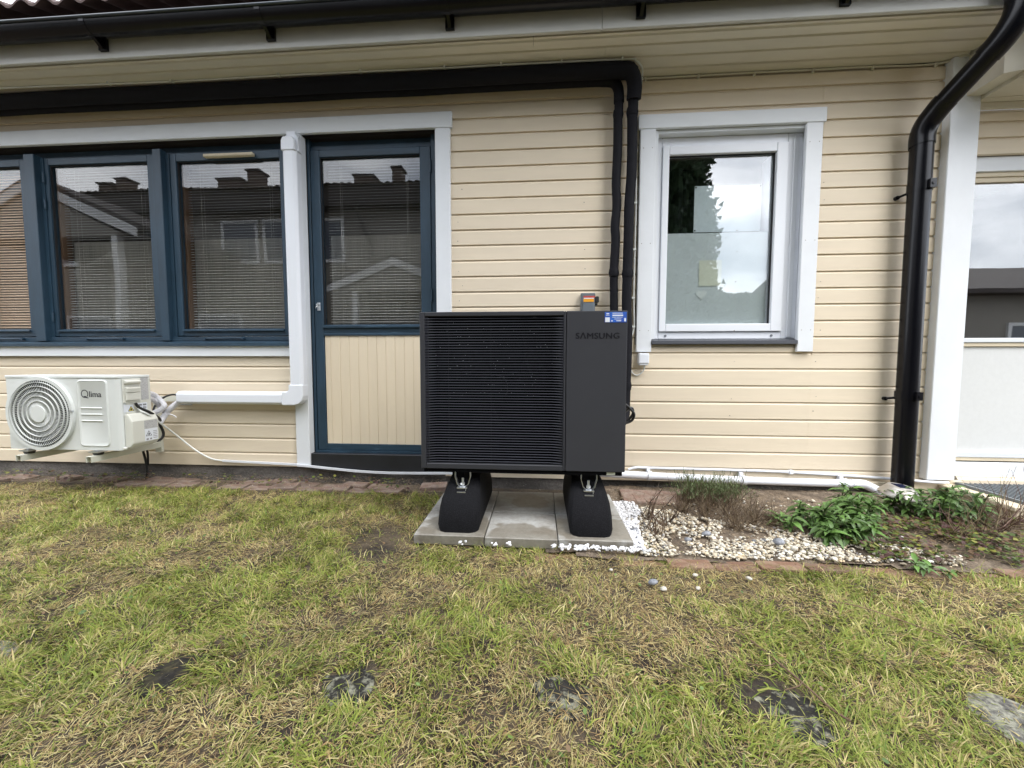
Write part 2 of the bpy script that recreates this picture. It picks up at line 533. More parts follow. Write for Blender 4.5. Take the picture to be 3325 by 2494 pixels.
xs = np.concatenate([[-60, -40, -25, -15, -10, -7], np.arange(-5.2, 4.4, 0.045), [6, 9, 14, 25, 40, 60]])
ys = np.concatenate([[-60, -40, -25, -15, -9, -6, -4.5], np.arange(-3.4, 0.2, 0.045), [1.5, 6, 20, 40]])
gx, gy = np.meshgrid(xs, ys)
gz = np.where((gx > -5.2) & (gx < 4.4) & (gy > -3.5) & (gy < 0.25), hgt(gx, gy), -0.02)
nx, ny = len(xs), len(ys)
idx = np.arange(nx * ny).reshape(ny, nx)
faces = np.stack([idx[:-1, :-1], idx[:-1, 1:], idx[1:, 1:], idx[1:, :-1]], -1).reshape(-1, 4)
me = bpy.data.meshes.new('ground')
me.from_pydata(np.stack([gx, gy, gz], -1).reshape(-1, 3).tolist(), [], faces.tolist())
me.materials.append(M['soil'])
me.polygons.foreach_set('use_smooth', [True] * len(me.polygons))
structure(link('ground', me))

# sandy soil of the planting bed beside the wall
BED = [(0.47, -0.03), (4.2, -0.03), (4.2, -1.03), (2.1, -1.05), (1.4, -1.02), (0.9, -1.05), (0.5, -1.05), (0.05, -1.02), (0.05, -0.99), (0.47, -0.98)]
bx = np.arange(0.0, 4.25, 0.035)
by = np.arange(-1.08, 0.0, 0.035)
gx, gy = np.meshgrid(bx, by)
gz = -0.004 + (fnoise(gx, gy, 4) - 0.5) * 0.03 + 0.012 * np.clip((gy + 0.4) / 0.4, 0, 1)
idx = np.arange(gx.size).reshape(gx.shape)
fq = np.stack([idx[:-1, :-1], idx[:-1, 1:], idx[1:, 1:], idx[1:, :-1]], -1).reshape(-1, 4)
cxm, cym = gx.ravel()[fq].mean(1), gy.ravel()[fq].mean(1)
fq = fq[inpoly(cxm, cym, BED)]
me = bpy.data.meshes.new('planting_bed')
me.from_pydata(np.stack([gx.ravel(), gy.ravel(), gz.ravel()], -1).tolist(), [], fq.tolist())
me.materials.append(M['bedsoil'])
me.polygons.foreach_set('use_smooth', [True] * len(me.polygons))
structure(link('planting_bed', me))

# ================================================================== HOUSE
house = thing('house', 'cream clad house with white trim, dark blue door and windows under a deep boarded eave', 'house')

ZB = [2.735, 2.625, 2.517, 2.403, 2.292, 2.182, 2.075, 1.963, 1.853, 1.744, 1.635, 1.522, 1.412, 1.303, 1.191, 1.08, 0.97,
      0.858, 0.739, 0.622, 0.502, 0.386, 0.268, 0.150, 0.042]
def siding(zb, zt, x0, x1):
    p = [(0.0, zb), (0.0, zt - 0.020), (0.012, zt - 0.005), (0.013, zt + 0.003), (0.030, zt + 0.003), (0.030, zb)]
    jit = rnd.uniform(-0.0012, 0.0012)
    p = [(y + jit if y < 0.005 else y, z) for y, z in p]
    MB().prism(p, 0, x0, x1).build('siding_board', M['siding'], house)

def courses(zlist, x0, x1, zmax=9, zmin=-9, top=None):
    zt = top
    for z in zlist:
        if zt is not None and z < zmax - 0.003 and zt > zmin + 0.003:
            siding(max(z, zmin), min(zt, zmax), x0, x1)
        zt = z

courses(ZB, -5.2, -0.646, zmin=2.60, top=2.833)
courses(ZB, -0.646, 0.672, zmin=0.9, top=2.833)
courses(ZB, 0.672, 1.872, zmin=2.55, top=2.833)
courses(ZB, 1.872, 2.632, zmin=0.96, top=2.833)
courses(ZB, 0.672, 1.872, zmin=0.0, zmax=1.02, top=1.02)
courses(ZB, -0.70, 0.672, zmin=0.0, zmax=0.97, top=0.97)
courses(ZB, 1.872, 2.632, zmin=0.0, zmax=0.97, top=0.97)
courses([0.865, 0.751, 0.644, 0.529, 0.422, 0.312, 0.198, 0.088], -5.2, -1.838, top=0.945)
B('backing_wall', (-5.2, 0.032, -0.1), (-4.601, 0.12, 2.552), M['room'], house)
B('backing_wall', (-5.2, 0.032, -0.1), (-1.86, 0.12, 1.0), M['room'], house)
B('backing_wall', (-5.2, 0.032, 2.5535), (2.7, 0.12, 2.9), M['n_dark'], house)  # dark colour stands for dark head paint and the shade behind the header
B('backing_wall', (-0.735, 0.032, -0.1), (0.79, 0.12, 2.553), M['room'], house)
B('backing_wall', (1.80, 0.032, -0.1), (2.7, 0.12, 2.553), M['room'], house)
B('backing_wall', (0.791, 0.032, -0.1), (1.799, 0.12, 1.03), M['room'], house)
B('backing_wall', (0.791, 0.032, 2.49), (1.799, 0.12, 2.553), M['room'], house)

# interior shell, so the windows look into a dim room
B('room_back', (-5.2, 2.6, -0.1), (4.4, 2.7, 2.95), M['room'], house)
B('room_floor', (-5.2, 0.125, -0.12), (4.4, 2.599, 0.02), M['room'], house)
B('room_ceiling', (-5.2, 0.125, 2.55), (4.4, 2.599, 2.6), M['room'], house)
B('room_partition', (-5.3, 0.125, -0.1), (-5.2, 2.6, 2.95), M['room'], house)
B('room_partition', (0.0, 0.125, 0.021), (0.1, 2.599, 2.549), M['room'], house)
B('room_partition', (2.3, 0.125, 0.021), (2.4, 2.599, 2.549), M['room'], house)
B('room_partition', (4.4, 0.0, -0.1), (4.5, 2.6, 2.95), M['room'], house)

# foundation
B('foundation', (-5.2, 0.018, -0.25), (-0.72, 0.10, 0.085), M['found'], house)
B('foundation', (-0.719, 0.018, -0.25), (2.70, 0.10, 0.060), M['found'], house)

# soffit boards
soff = [-0.004, -0.094, -0.196, -0.292, -0.366]
for i in range(4):
    y1, y0 = soff[i], soff[i + 1]
    for xa, xb in (((-5.2, -1.0 + 0.7 * i), (-0.998 + 0.7 * i, 2.68)) if i < 3 else ((-5.2, -0.05), (-0.048, 2.70))):
        p = [(y1, 2.838), (y0 + 0.022, 2.838), (y0 + 0.018, 2.848), (y0 + 0.001, 2.848), (y0 + 0.001, 2.862), (y1, 2.862)]
        MB().prism(p, 0, xa, xb).build('soffit_board', M['soffit'], house)
B('soffit_backing', (-5.2, -0.38, 2.864), (2.7, 0.03, 2.88), M['n_dark'], house)
# fascia
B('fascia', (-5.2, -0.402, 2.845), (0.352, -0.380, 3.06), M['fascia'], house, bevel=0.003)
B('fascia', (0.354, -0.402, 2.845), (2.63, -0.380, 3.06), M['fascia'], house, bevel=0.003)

# roof: tiles along the eave, a corrugated slope above
def tile_prof(w=0.165, n=8, a=0.022):
    top = [(w * k / n, a * math.cos(2 * PI * k / n)) for k in range(n + 1)]
    return top
slope = math.radians(24)
def tile_mesh():
    mb = MB()
    t = tile_prof()
    vs, fs = [], []
    for (yy, th) in ((0, 0.0), (0, 0.016), (0.34, 0.0), (0.34, 0.016)):
        for x, z in t:
            vs.append((x, yy * math.cos(slope), yy * math.sin(slope) + z + th))
    n = len(t)
    for k in range(n - 1):
        fs += [(k, k + 1, n + k + 1, n + k), (n + k, n + k + 1, 3 * n + k + 1, 3 * n + k), (k + 1, k, 2 * n + k, 2 * n + k + 1)]
    mb.add(vs, fs)
    return mb
t0 = None
for r in range(2):
    for k in range(52):
        if t0 is None:
            t0 = tile_mesh().build('roof_tile', M['tile'], house, smooth=True, angle=0.9)
            o = t0
        else:
            o = t0.copy()
            col.objects.link(o)
        o.location = (-5.25 + k * 0.165, -0.475 + r * 0.30 * math.cos(slope), 3.145 + r * 0.30 * math.sin(slope) + 0.016 * r + rnd.uniform(-0.002, 0.002))
MB().prism([(-0.38, 3.055), (0.1, 3.27), (4.5, 5.2), (4.5, 5.0), (0.1, 3.06)], 0, -5.3, 3.3).build('roof', M['tile'], house)

# trim boards
trim = lambda a, b: B('trim_board', a, b, M['white'], house, bevel=0.003)
B('trim_board', (-5.2, -0.027, 2.553), (-0.627, -0.001, 2.662), M['white_h'], house, bevel=0.003)
trim((-0.750, -0.024, 0.10), (-0.642, 0.01, 2.552))
trim((-1.850, -0.024, 0.094), (-1.744, 0.04, 2.552))
B('trim_board', (-5.2, -0.025, 0.940), (-1.851, -0.001, 1.020), M['white_h'], house, bevel=0.003)
# right window surround
B('trim_board', (0.664, -0.028, 2.486), (1.880, -0.001, 2.580), M['white_h'], house, bevel=0.003)
trim((0.678, -0.025, 0.970), (0.782, -0.001, 2.485))
trim((1.757, -0.025, 0.972), (1.862, -0.001, 2.485))
B('reveal_lining', (0.783, -0.001, 1.062), (0.806, 0.06, 2.485), M['white'], house)
B('reveal_lining', (1.790, -0.02, 1.062), (1.812, 0.06, 2.485), M['white'], house)
B('reveal_lining', (0.807, -0.001, 2.466), (1.789, 0.06, 2.4855), M['white_h'], house)
# corner post
B('corner_board', (2.612, -0.050, 0.106), (2.790, 0.03, 2.836), M['white'], house, bevel=0.004)
B('sill_board', (2.55, -0.035, 0.012), (2.86, 0.0, 0.098), M['stepwood'], house, bevel=0.003)
B('sill_board', (2.25, -0.022, 0.030), (2.549, 0.0, 0.075), M['stepwood'], house, bevel=0.003)

# nail heads and small paint knots on the cladding
nm = MB()
for z in ZB[6:22]:
    for x in (1.915, 0.30, 1.35, -0.58):
        if rnd.random() < 0.62:
            nm.cyl((x + rnd.uniform(-0.02, 0.02), -0.0014, z + rnd.uniform(0.02, 0.06)), 1, rnd.uniform(0.0022, 0.004), 0.002, 6)
for x in (0.70, 0.76, 1.78, 1.84):
    for z in (1.12, 1.72, 2.36):
        nm.cyl((x, -0.0262, z), 1, 0.0028, 0.0015, 6)
stuff(nm.build('nail_heads', mat('dirty_nail_head', (0.22, 0.19, 0.16), 0.6), house))

# ------------------------------------------------------------------ window band on the left
win = MB()
win.box((-4.60, 0.085, 2.505), (-1.851, 0.12, 2.552))
band = win.build('window', M['blue_h'], house, bevel=0.002)
B('frame_head', (-4.60, 0.066, 2.488), (-1.851, 0.12, 2.504), M['blue_h'], band, bevel=0.002)
B('frame_foot', (-4.60, 0.03, 1.06), (-1.851, 0.12, 1.092), M['blue_h'], band, bevel=0.002)
band['label'] = 'long dark blue three light window with blinds'
MB().prism([(-0.045, 1.018), (-0.045, 1.040), (0.03, 1.058), (0.12, 1.058), (0.12, 1.018)], 0, -5.2, -1.851).build('window_sill', M['blue_h'], band)
for xa, xb in ((-4.010, -3.905), (-2.935, -2.850)):
    MB().box((xa, 0.002, 1.060), (xb - 0.018, 0.12, 2.504)).build('mullion', M['blue'], band, bevel=0.003)
    B('mullion_jamb', (xb - 0.0175, 0.04, 1.093), (xb + 0.012, 0.12, 2.487), M['blue'], band)

def sash(parent, x0, x1, z0, z1, gx0, gx1, gz0, gz1, y=0.045, m=None, pane='pane'):
    B('sash_stile', (x0, y, z0), (gx0, y + 0.05, z1), M['blue'], parent, bevel=0.003)
    B('sash_stile', (gx1, y, z0), (x1, y + 0.05, z1), M['blue'], parent, bevel=0.003)
    B('sash_rail', (gx0 + 0.0005, y + 0.001, gz1), (gx1 - 0.0005, y + 0.05, z1), M['blue_h'], parent, bevel=0.002)
    MB().prism([(y - 0.014, gz0 - 0.02), (y - 0.014, gz0 - 0.012), (y + 0.02, gz0), (y + 0.05, gz0), (y + 0.05, z0), (y + 0.003, z0), (y + 0.003, gz0 - 0.02)],
               0, gx0 + 0.0005, gx1 - 0.0005).build('sash_rail', M['blue_h'], parent)
    B('pane', (gx0 - 0.004, y + 0.026, gz0 - 0.004), (gx1 + 0.004, y + 0.031, gz1 + 0.004), M[pane], parent)
    g = MB()
    g.box((gx0, y + 0.012, gz0), (gx0 + 0.006, y + 0.0255, gz1))
    g.box((gx0 + 0.0065, y + 0.012, gz1 - 0.006), (gx1, y + 0.0255, gz1))
    g.build('glazing_gasket', M['gasket'], parent)

sash(band, -4.60, -4.012, 1.100, 2.486, -4.52, -4.109, 1.160, 2.437)
sash(band, -3.892, -2.952, 1.100, 2.486, -3.862, -3.026, 1.158, 2.437)
sash(band, -2.836, -1.853, 1.100, 2.486, -2.788, -1.958, 1.156, 2.428)

slat_cache = {}
def blind(parent, x0, x1, z0, z1, y, m, tilt, key, pitch=0.0212):
    n = int((z1 - z0) / pitch)
    w, th = 0.0245, 0.0007
    first = None
    for k in range(n):
        z = z1 - 0.014 - k * pitch
        if first is None:
            c_, s_ = math.cos(tilt), math.sin(tilt)
            prof = []
            for u, b in ((-0.5, 0), (-0.17, 0.0016), (0.17, 0.0016), (0.5, 0)):
                prof.append((u * w * c_ - b * s_, u * w * s_ + b * c_))
            for u, b in ((0.5, -th), (0.17, 0.0016 - th), (-0.17, 0.0016 - th), (-0.5, -th)):
                prof.append((u * w * c_ - b * s_, u * w * s_ + b * c_))
            first = MB().prism(prof, 0, x0, x1).build('slat', m, parent)
            o = first
        else:
            o = first.copy()
            col.objects.link(o)
        o.location = (0, y, z)
        o.rotation_euler = (rnd.uniform(-0.03, 0.03), rnd.uniform(-0.0006, 0.0006), 0)
    for xx in (x0 + 0.14 * (x1 - x0), x0 + 0.85 * (x1 - x0)):
        cd = MB()
        for dy in (-0.014, 0.014):
            cd.tube([(xx, y + dy, z0), (xx, y + dy, z1)], 0.0009, 4)
        cd.build('ladder_cord', M['cord'], parent)

T = math.radians(19)
blind(band, -4.52, -4.113, 1.165, 2.43, 0.115, M['slat_tan'], math.radians(52), 'a')
blind(band, -3.835, -3.036, 1.162, 2.425, 0.125, M['slat'], T, 'b')
blind(band, -2.765, -1.967, 1.160, 2.418, 0.125, M['slat'], T, 'b')
B('half_curtain', (-3.87, 0.19, 1.0), (-3.02, 0.194, 1.885), M['net'], band)
B('half_curtain', (-2.80, 0.19, 1.0), (-1.95, 0.194, 1.885), M['net'], band)
B('inner_jamb', (-3.868, 0.096, 1.10), (-3.846, 0.16, 2.44), M['jamb'], band)
B('inner_jamb', (-2.794, 0.096, 1.10), (-2.774, 0.16, 2.44), M['jamb'], band)
for x in (-3.893, ):
    for z in (2.30, 2.10, 1.22):
        MB().cyl((x, 0.036, z), 2, 0.008, 0.075, 10).build('hinge', M['blue'], band, smooth=True)
for xa in (-3.43, -2.43, -4.30):
    s = MB()
    s.tube([(xa - 0.16, 0.022, 1.078), (xa + 0.14, 0.022, 1.081)], 0.004, 6)
    s.cyl((xa + 0.15, 0.008, 1.079), 1, 0.011, 0.03, 10)
    s.cyl((xa - 0.16, 0.012, 1.076), 1, 0.008, 0.02, 10)
    s.build('stay_bar', M['blue'], band, smooth=True)
MB().box((-2.537, 0.012, 2.437), (-2.145, 0.044, 2.460)).build('trickle_vent', M['stepwood'], band, bevel=0.004)

# ------------------------------------------------------------------ garden door
dfr = MB()
dfr.box((-1.7435, 0.045, 0.20), (-1.722, 0.12, 2.5515))
dfr.box((-0.800, 0.045, 0.20), (-0.7505, 0.12, 2.5515))
dfr.box((-1.7215, 0.085, 2.512), (-0.8005, 0.12, 2.5515))
dfr.box((-1.7215, 0.066, 2.478), (-0.8005, 0.12, 2.511))
door = dfr.build('door', M['blue'], house, bevel=0.002)
door['label'] = 'dark blue glazed garden door with cream boarded lower panel'
y = 0.045
B('door_stile', (-1.716, y, 0.214), (-1.6475, y + 0.05, 2.468), M['blue'], door, bevel=0.003)
B('door_stile', (-0.884, y, 0.214), (-0.804, y + 0.05, 2.468), M['blue'], door, bevel=0.003)
B('door_rail', (-1.647, y + 0.001, 2.419), (-0.8845, y + 0.05, 2.468), M['blue_h'], door, bevel=0.002)
MB().prism([(y - 0.012, 1.158), (y - 0.012, 1.170), (y + 0.02, 1.183), (y + 0.05, 1.183), (y + 0.05, 1.098), (y, 1.098), (y, 1.112), (y + 0.006, 1.118), (y + 0.004, 1.150)],
           0, -1.647, -0.8845).build('door_rail', M['blue_h'], door)
B('door_rail', (-1.647, y + 0.001, 0.214), (-0.8845, y + 0.05, 0.265), M['blue_h'], door, bevel=0.002)
B('pane', (-1.650, y + 0.026, 1.180), (-0.880, y + 0.031, 2.422), M['pane'], door)
g = MB()
g.box((-1.6465, y + 0.012, 1.184), (-1.641, y + 0.0255, 2.418))
g.box((-1.6405, y + 0.012, 2.412), (-0.885, y + 0.0255, 2.418))
g.build('glazing_gasket', M['gasket'], door)
gr = [-1.6455, -1.601, -1.526, -1.453, -1.381, -1.309, -1.237, -1.166, -1.095, -1.023, -0.953, -0.886]
for a, b in zip(gr[:-1], gr[1:]):
    j = rnd.uniform(-0.001, 0.001)
    MB().prism([(a + 0.0004, 0.066), (a + 0.0004, 0.056 + j), (a + 0.003, 0.0535 + j), (b - 0.003, 0.0535 + j), (b - 0.0004, 0.056 + j), (b - 0.0004, 0.066)],
               2, 0.262, 1.0975).build('door_board', M['tongue'], door)
B('threshold', (-1.7435, -0.012, 0.075), (-0.7505, 0.12, 0.199), M['threshold'], door, bevel=0.003)
B('drip_strip', (-1.7215, 0.02, 0.1995), (-0.8005, 0.11, 0.213), M['blue_h'], door)
blind(door, -1.625, -0.893, 1.187, 2.41, 0.125, M['slat'], T, 'c')
B('half_curtain', (-1.65, 0.19, 1.1), (-0.88, 0.194, 1.89), M['net'], door)
h = MB()
h.box((-1.690, 0.038, 1.287), (-1.667, 0.0445, 1.348))
h.build('lock_plate', M['zinc'], door, bevel=0.002)
h = MB()
h.cyl((-1.679, 0.022, 1.330), 1, 0.010, 0.016, 12)
h.tube([(-1.679, 0.022, 1.318), (-1.684, 0.016, 1.312), (-1.690, 0.02, 1.304)], 0.004, 6)
h.build('thumb_turn', M['zinc'], door, smooth=True)
for z in (2.28, 1.35):
    MB().cyl((-0.802, 0.038, z), 2, 0.007, 0.09, 10).build('hinge', M['blue'], door, smooth=True)

# ------------------------------------------------------------------ white window on the right
f = MB()
f.box((0.808, 0.055, 1.064), (0.850, 0.12, 2.465))
f.box((1.690, 0.055, 1.064), (1.789, 0.12, 2.465))
f.box((0.8505, 0.055, 2.404), (1.6895, 0.12, 2.465))
f.box((0.8505, 0.055, 1.064), (1.6895, 0.12, 1.115))
wr = f.build('window', M['upvc'], house, bevel=0.004)
wr['label'] = 'white single pane window with half frosted glass'
s = MB()
s.box((0.852, 0.040, 1.118), (0.896, 0.10, 2.401))
s.box((1.614, 0.040, 1.118), (1.688, 0.10, 2.401))
s.box((0.8965, 0.040, 2.342), (1.6135, 0.10, 2.401))
s.box((0.8965, 0.040, 1.118), (1.6135, 0.10, 1.172))
s.build('sash', M['upvc'], wr, bevel=0.005, seg=2)
b_ = MB()
b_.box((1.726, 0.046, 1.075), (1.758, 0.0545, 2.45))
b_.build('frame_bead', M['upvc'], wr, bevel=0.003)
g = MB()
g.box((0.897, 0.062, 2.336), (1.613, 0.075, 2.3415))
g.box((1.607, 0.062, 1.173), (1.6133, 0.075, 2.3355))
g.build('glazing_gasket', M['gasket'], wr)
B('pane', (0.892, 0.076, 1.168), (1.618, 0.081, 2.346), M['pane_coated'], wr)
B('frosted_film', (0.900, 0.088, 1.172), (1.600, 0.090, 1.818), M['film'], wr)
B('inner_reveal', (1.601, 0.084, 1.172), (1.64, 0.20, 2.34), M['upvc'], wr)
for x in (0.90, 1.63):
    MB().cyl((x, 0.050, 1.088), 1, 0.008, 0.006, 12).build('drain_cap', M['iso'], wr, smooth=True)
MB().prism([(-0.034, 1.026), (-0.034, 1.050), (0.054, 1.063), (0.054, 1.045), (-0.026, 1.036), (-0.026, 1.026)], 0, 0.783, 1.756).build('window_sill', mat('grey_sill_metal', (0.075, 0.08, 0.095), 0.4), wr)

pp = MB().box((1.113, 0.150, 1.843), (1.580, 0.152, 2.171)).build('paper_sheet', M['paper'])
tag(pp, 'white paper sheet pinned up inside the right window', 'paper')
pin = MB()
for px, pz in ((1.122, 2.160), (1.570, 2.160), (1.122, 1.856)):
    pin.cyl((px, 0.147, pz), 1, 0.005, 0.003, 8)
pin.build('pin', M['darkstone'], pp)
yc = MB().box((1.135, 0.0840, 1.445), (1.290, 0.0865, 1.625)).build('card', M['yellowish'])
tag(yc, 'pale yellow square card showing through the frosted glass', 'card')
hp = []
for k in range(24):
    a = 2 * PI * k / 24
    hp.append((1.155 + 0.0024 * 16 * math.sin(a) ** 3, 1.385 + 0.0024 * (13 * math.cos(a) - 5 * math.cos(2 * a) - 2 * math.cos(3 * a) - math.cos(4 * a))))
ht = MB().prism(hp, 1, 0.0838, 0.0865).build('heart_ornament', M['heart'])
tag(ht, 'small pale heart ornament behind the frosted glass', 'ornament')
# dark furniture in the room behind that window
cl = MB()
for k in range(9):
    cl.tube(smooth_path([(0.72 + 0.07 * k, 0.62 + 0.03 * (k % 3), 2.5), (0.72 + 0.07 * k, 0.60 + 0.04 * (k % 2), 2.0), (0.70 + 0.075 * k, 0.62, 1.2)], 4), 0.05, 8)
tag(cl.build('curtain', mat('dark_grey_curtain', (0.06, 0.07, 0.07), 0.9), smooth=True), 'dark grey curtain hanging in the room behind the right window', 'curtain')

# ------------------------------------------------------------------ glazed entrance at the far right
e = MB()
e.box((2.795, 0.03, 2.158), (4.4, 0.10, 2.252))
ent = e.build('glazed_door', M['white_h'], house, bevel=0.003)
ent['label'] = 'wide white framed glazed door with pale lower panel'
B('door_frame', (2.795, 0.045, 2.130), (4.4, 0.10, 2.157), M['stepwood'], ent)
B('door_frame', (2.795, 0.055, 2.098), (4.4, 0.10, 2.129), M['stepwood'], ent)
B('pane', (2.795, 0.070, 1.066), (4.4, 0.075, 2.0975), M['pane_coated'], ent)
B('door_rail', (2.795, 0.035, 1.035), (4.4, 0.10, 1.0655), M['alu'], ent, bevel=0.004)
B('door_rail', (2.795, 0.045, 1.008), (4.4, 0.10, 1.0345), M['stepwood'], ent, bevel=0.003)
B('door_panel', (2.795, 0.060, 0.286), (4.4, 0.10, 1.0075), M['panel'], ent)
B('door_rail', (2.795, 0.040, 0.245), (4.4, 0.10, 0.2855), M['alu'], ent, bevel=0.004)
B('door_rail', (2.795, 0.045, 0.222), (4.4, 0.10, 0.2445), M['stepwood'], ent)
B('track_gap', (2.795, 0.060, 0.212), (4.4, 0.10, 0.2215), M['gasket'], ent)
B('door_sill', (2.795, 0.030, 0.142), (4.4, 0.10, 0.2115), M['white_h'], ent, bevel=0.003)
B('door_sill', (2.795, 0.020, 0.118), (4.4, 0.10, 0.1415), M['alu'], ent, bevel=0.003)
courses([2.46, 2.36, 2.255], 2.792, 4.4, zmin=2.253, top=2.53)
courses([0.03], 2.862, 4.4, top=0.117)
B('cornice', (2.792, -0.02, 2.528), (4.4, 0.0, 2.566), M['soffit'], house)
# porch ceiling and its beam
for k in range(4):
    ya, yb = 0.02 - 0.085 * k, 0.02 - 0.085 * (k + 1) + 0.003
    MB().prism([(2.792, ya), (4.4, ya - 0.05 * (k > 0)), (4.4, yb - 0.05), (2.792, yb)], 2, 2.568 + 0.0015 * (k % 2), 2.59).build('ceiling_board', M['soffit'], house)
MB().prism([(2.70, -0.245), (4.4, -0.80), (4.4, -0.30), (2.70, 0.0)], 2, 2.5915, 2.836).build('porch_ceiling_core', M['soffit'], house)
MB().prism([(2.797, -0.302), (4.4, -0.86), (4.4, -0.80), (2.797, -0.2465)], 2, 2.560, 2.700).build('porch_beam', M['soffit'], house, bevel=0.003)
MB().prism([(2.702, -0.372), (4.4, -0.372), (4.4, 0.03), (2.702, 0.03)], 2, 2.840, 2.862).build('soffit_board', M['soffit'], house)
B('porch_roof', (2.8, -0.70, 2.865), (4.5, 0.2, 2.98), M['n_dark'], house)

# ================================================================== GUTTER AND DOWNPIPE
gut = thing('gutter', 'black half round metal gutter running along the eave', 'gutter', (-1.3, -0.47, 2.92))
prof_o, prof_i = [], []
R_, gc = 0.062, (-0.470, 2.985)
for k in range(13):
    a = PI + PI * k / 12
    prof_o.append((gc[0] + R_ * math.cos(a), gc[1] + R_ * math.sin(a)))
    prof_i.append((gc[0] + (R_ - 0.003) * math.cos(a), gc[1] + (R_ - 0.003) * math.sin(a)))
MB().prism(prof_o + prof_i[::-1], 0, -5.3, 2.66).build('trough', M['black'], gut, smooth=True, angle=0.4)
MB().tube([(-5.3, gc[0] - R_ - 0.003, gc[1] + 0.004), (2.66, gc[0] - R_ - 0.003, gc[1] + 0.004)], 0.009, 10).build('bead', mat('gutter_bead_paint', (0.02, 0.028, 0.034), 0.28), gut, smooth=True)
for x in (-2.794, -1.669, -0.546, 0.572, 1.686):
    br = MB()
    pts = []
    for k in range(11):
        a = PI + PI * 0.86 * k / 10
        pts.append((gc[0] + (R_ + 0.003) * math.cos(a), gc[1] + (R_ + 0.003) * math.sin(a)))
    outer = pts
    inner = [(gc[0] + (p[0] - gc[0]) * 0.95, gc[1] + (p[1] - gc[1]) * 0.95) for p in pts]
    br.prism(outer + inner[::-1], 0, x - 0.016, x + 0.016)
    br.box((x - 0.027, -0.420, 2.884), (x + 0.027, -0.4025, 3.02))
    br.prism([(-0.4205, 2.886), (-0.47, 2.921), (-0.47, 2.930), (-0.4205, 2.90)], 0, x - 0.010, x + 0.010)
    br.build('bracket', M['black'], gut)

dpp = thing('downpipe', 'black round downpipe bent from the gutter to the wall beside the white corner board', 'downpipe', (2.415, -0.10, 0.05))
MB().tube([(2.420, -0.095, 0.05), (2.412, -0.095, 2.30)], 0.057, 28).build('pipe', M['black'], dpp, smooth=True)
low = smooth_path([(2.412, -0.095, 2.27), (2.412, -0.095, 2.335), (2.416, -0.115, 2.395), (2.430, -0.16, 2.45), (2.44, -0.20, 2.485)], 6)
MB().tube(low, 0.062, 28).build('elbow', M['black'], dpp, smooth=True)
MB().tube([(2.436, -0.185, 2.47), (2.498, -0.375, 2.63)], 0.057, 28).build('offset_pipe', M['black'], dpp, smooth=True)
upp = smooth_path([(2.492, -0.355, 2.615), (2.508, -0.405, 2.66), (2.522, -0.445, 2.72), (2.53, -0.465, 2.79), (2.53, -0.468, 2.90)], 6)
MB().tube(upp, 0.062, 28).build('elbow', M['black'], dpp, smooth=True)
MB().tube([(2.53, -0.469, 2.86), (2.53, -0.469, 2.935)], [0.066, 0.075], 28).build('outlet', M['black'], dpp, smooth=True)
for z in (1.985, 0.655):
    c_ = MB()
    c_.tube([(2.414, -0.095, z), (2.414, -0.095, z + 0.055)], 0.0605, 28)
    c_.box((2.408, -0.172, z), (2.446, -0.148, z + 0.055))
    c_.cyl((2.427, -0.176, z + 0.027), 1, 0.010, 0.006, 10)
    c_.tube([(2.38, -0.06, z + 0.01), (2.352, -0.02, z)], 0.008, 8)
    c_.cyl((2.350, -0.022, z - 0.001), 1, 0.013, 0.02, 10)
    c_.build('clamp', M['black'], dpp, smooth=True)

# ================================================================== PIPES, DUCTS AND CABLES ON THE WALL
def wob(path, a, seed):
    r = random.Random(seed)
    return [Vector(p) + Vector((r.uniform(-a, a), r.uniform(-a, a) * 0.3, r.uniform(-a, a) * 0.6)) for p in path]

p1 = thing('insulated_pipe', 'thick black insulated pipe nearest the wall window, turning down from under the eave', 'pipe', (0.61, -0.08, 0.45), 'insulated heat pump pipes')
hor = [(-5.3 + 0.42 * k, -0.158, 2.786) for k in range(14)]
pth = wob(hor, 0.004, 1) + [Vector(p) for p in ((0.53, -0.155, 2.784), (0.585, -0.145, 2.765), (0.611, -0.115, 2.715), (0.613, -0.09, 2.64))]
MB().tube(smooth_path(pth, 5), 0.047, 18).build('insulation', M['foam'], p1, smooth=True)
ver = [(0.612, -0.085, 2.66), (0.611, -0.08, 2.56)]
ver2 = [(0.607, -0.08, 2.585), (0.612, -0.075, 2.40), (0.610, -0.08, 2.15), (0.600, -0.078, 1.98), (0.599, -0.078, 1.80), (0.598, -0.075, 1.62), (0.596, -0.08, 1.50)]
ver3 = [(0.596, -0.08, 1.52), (0.594, -0.08, 1.30), (0.601, -0.09, 1.10), (0.598, -0.10, 0.90), (0.592, -0.11, 0.72)]
ver4 = [(0.592, -0.11, 0.74), (0.588, -0.12, 0.62), (0.575, -0.16, 0.53), (0.51, -0.25, 0.47), (0.42, -0.34, 0.46)]
MB().tube(smooth_path(ver, 4), 0.0335, 18).build('insulation', M['foam'], p1, smooth=True)
MB().tube(smooth_path(ver2, 5), 0.0335, 18).build('insulation', M['foam'], p1, smooth=True)
MB().tube(smooth_path(ver3, 5), 0.033, 18).build('insulation', M['foam'], p1, smooth=True)
MB().tube(smooth_path(ver4, 5), 0.033, 18).build('insulation', M['foam'], p1, smooth=True)
for z, x in ((2.565, 0.608), (1.505, 0.5965), (0.735, 0.592)):
    MB().tube([(x, -0.08 if z > 1 else -0.11, z - 0.028), (x, -0.08 if z > 1 else -0.11, z), (x, -0.08 if z > 1 else -0.11, z + 0.028)], [0.035, 0.0395, 0.035], 18).build('joint_sleeve', M['foam'], p1, smooth=True)

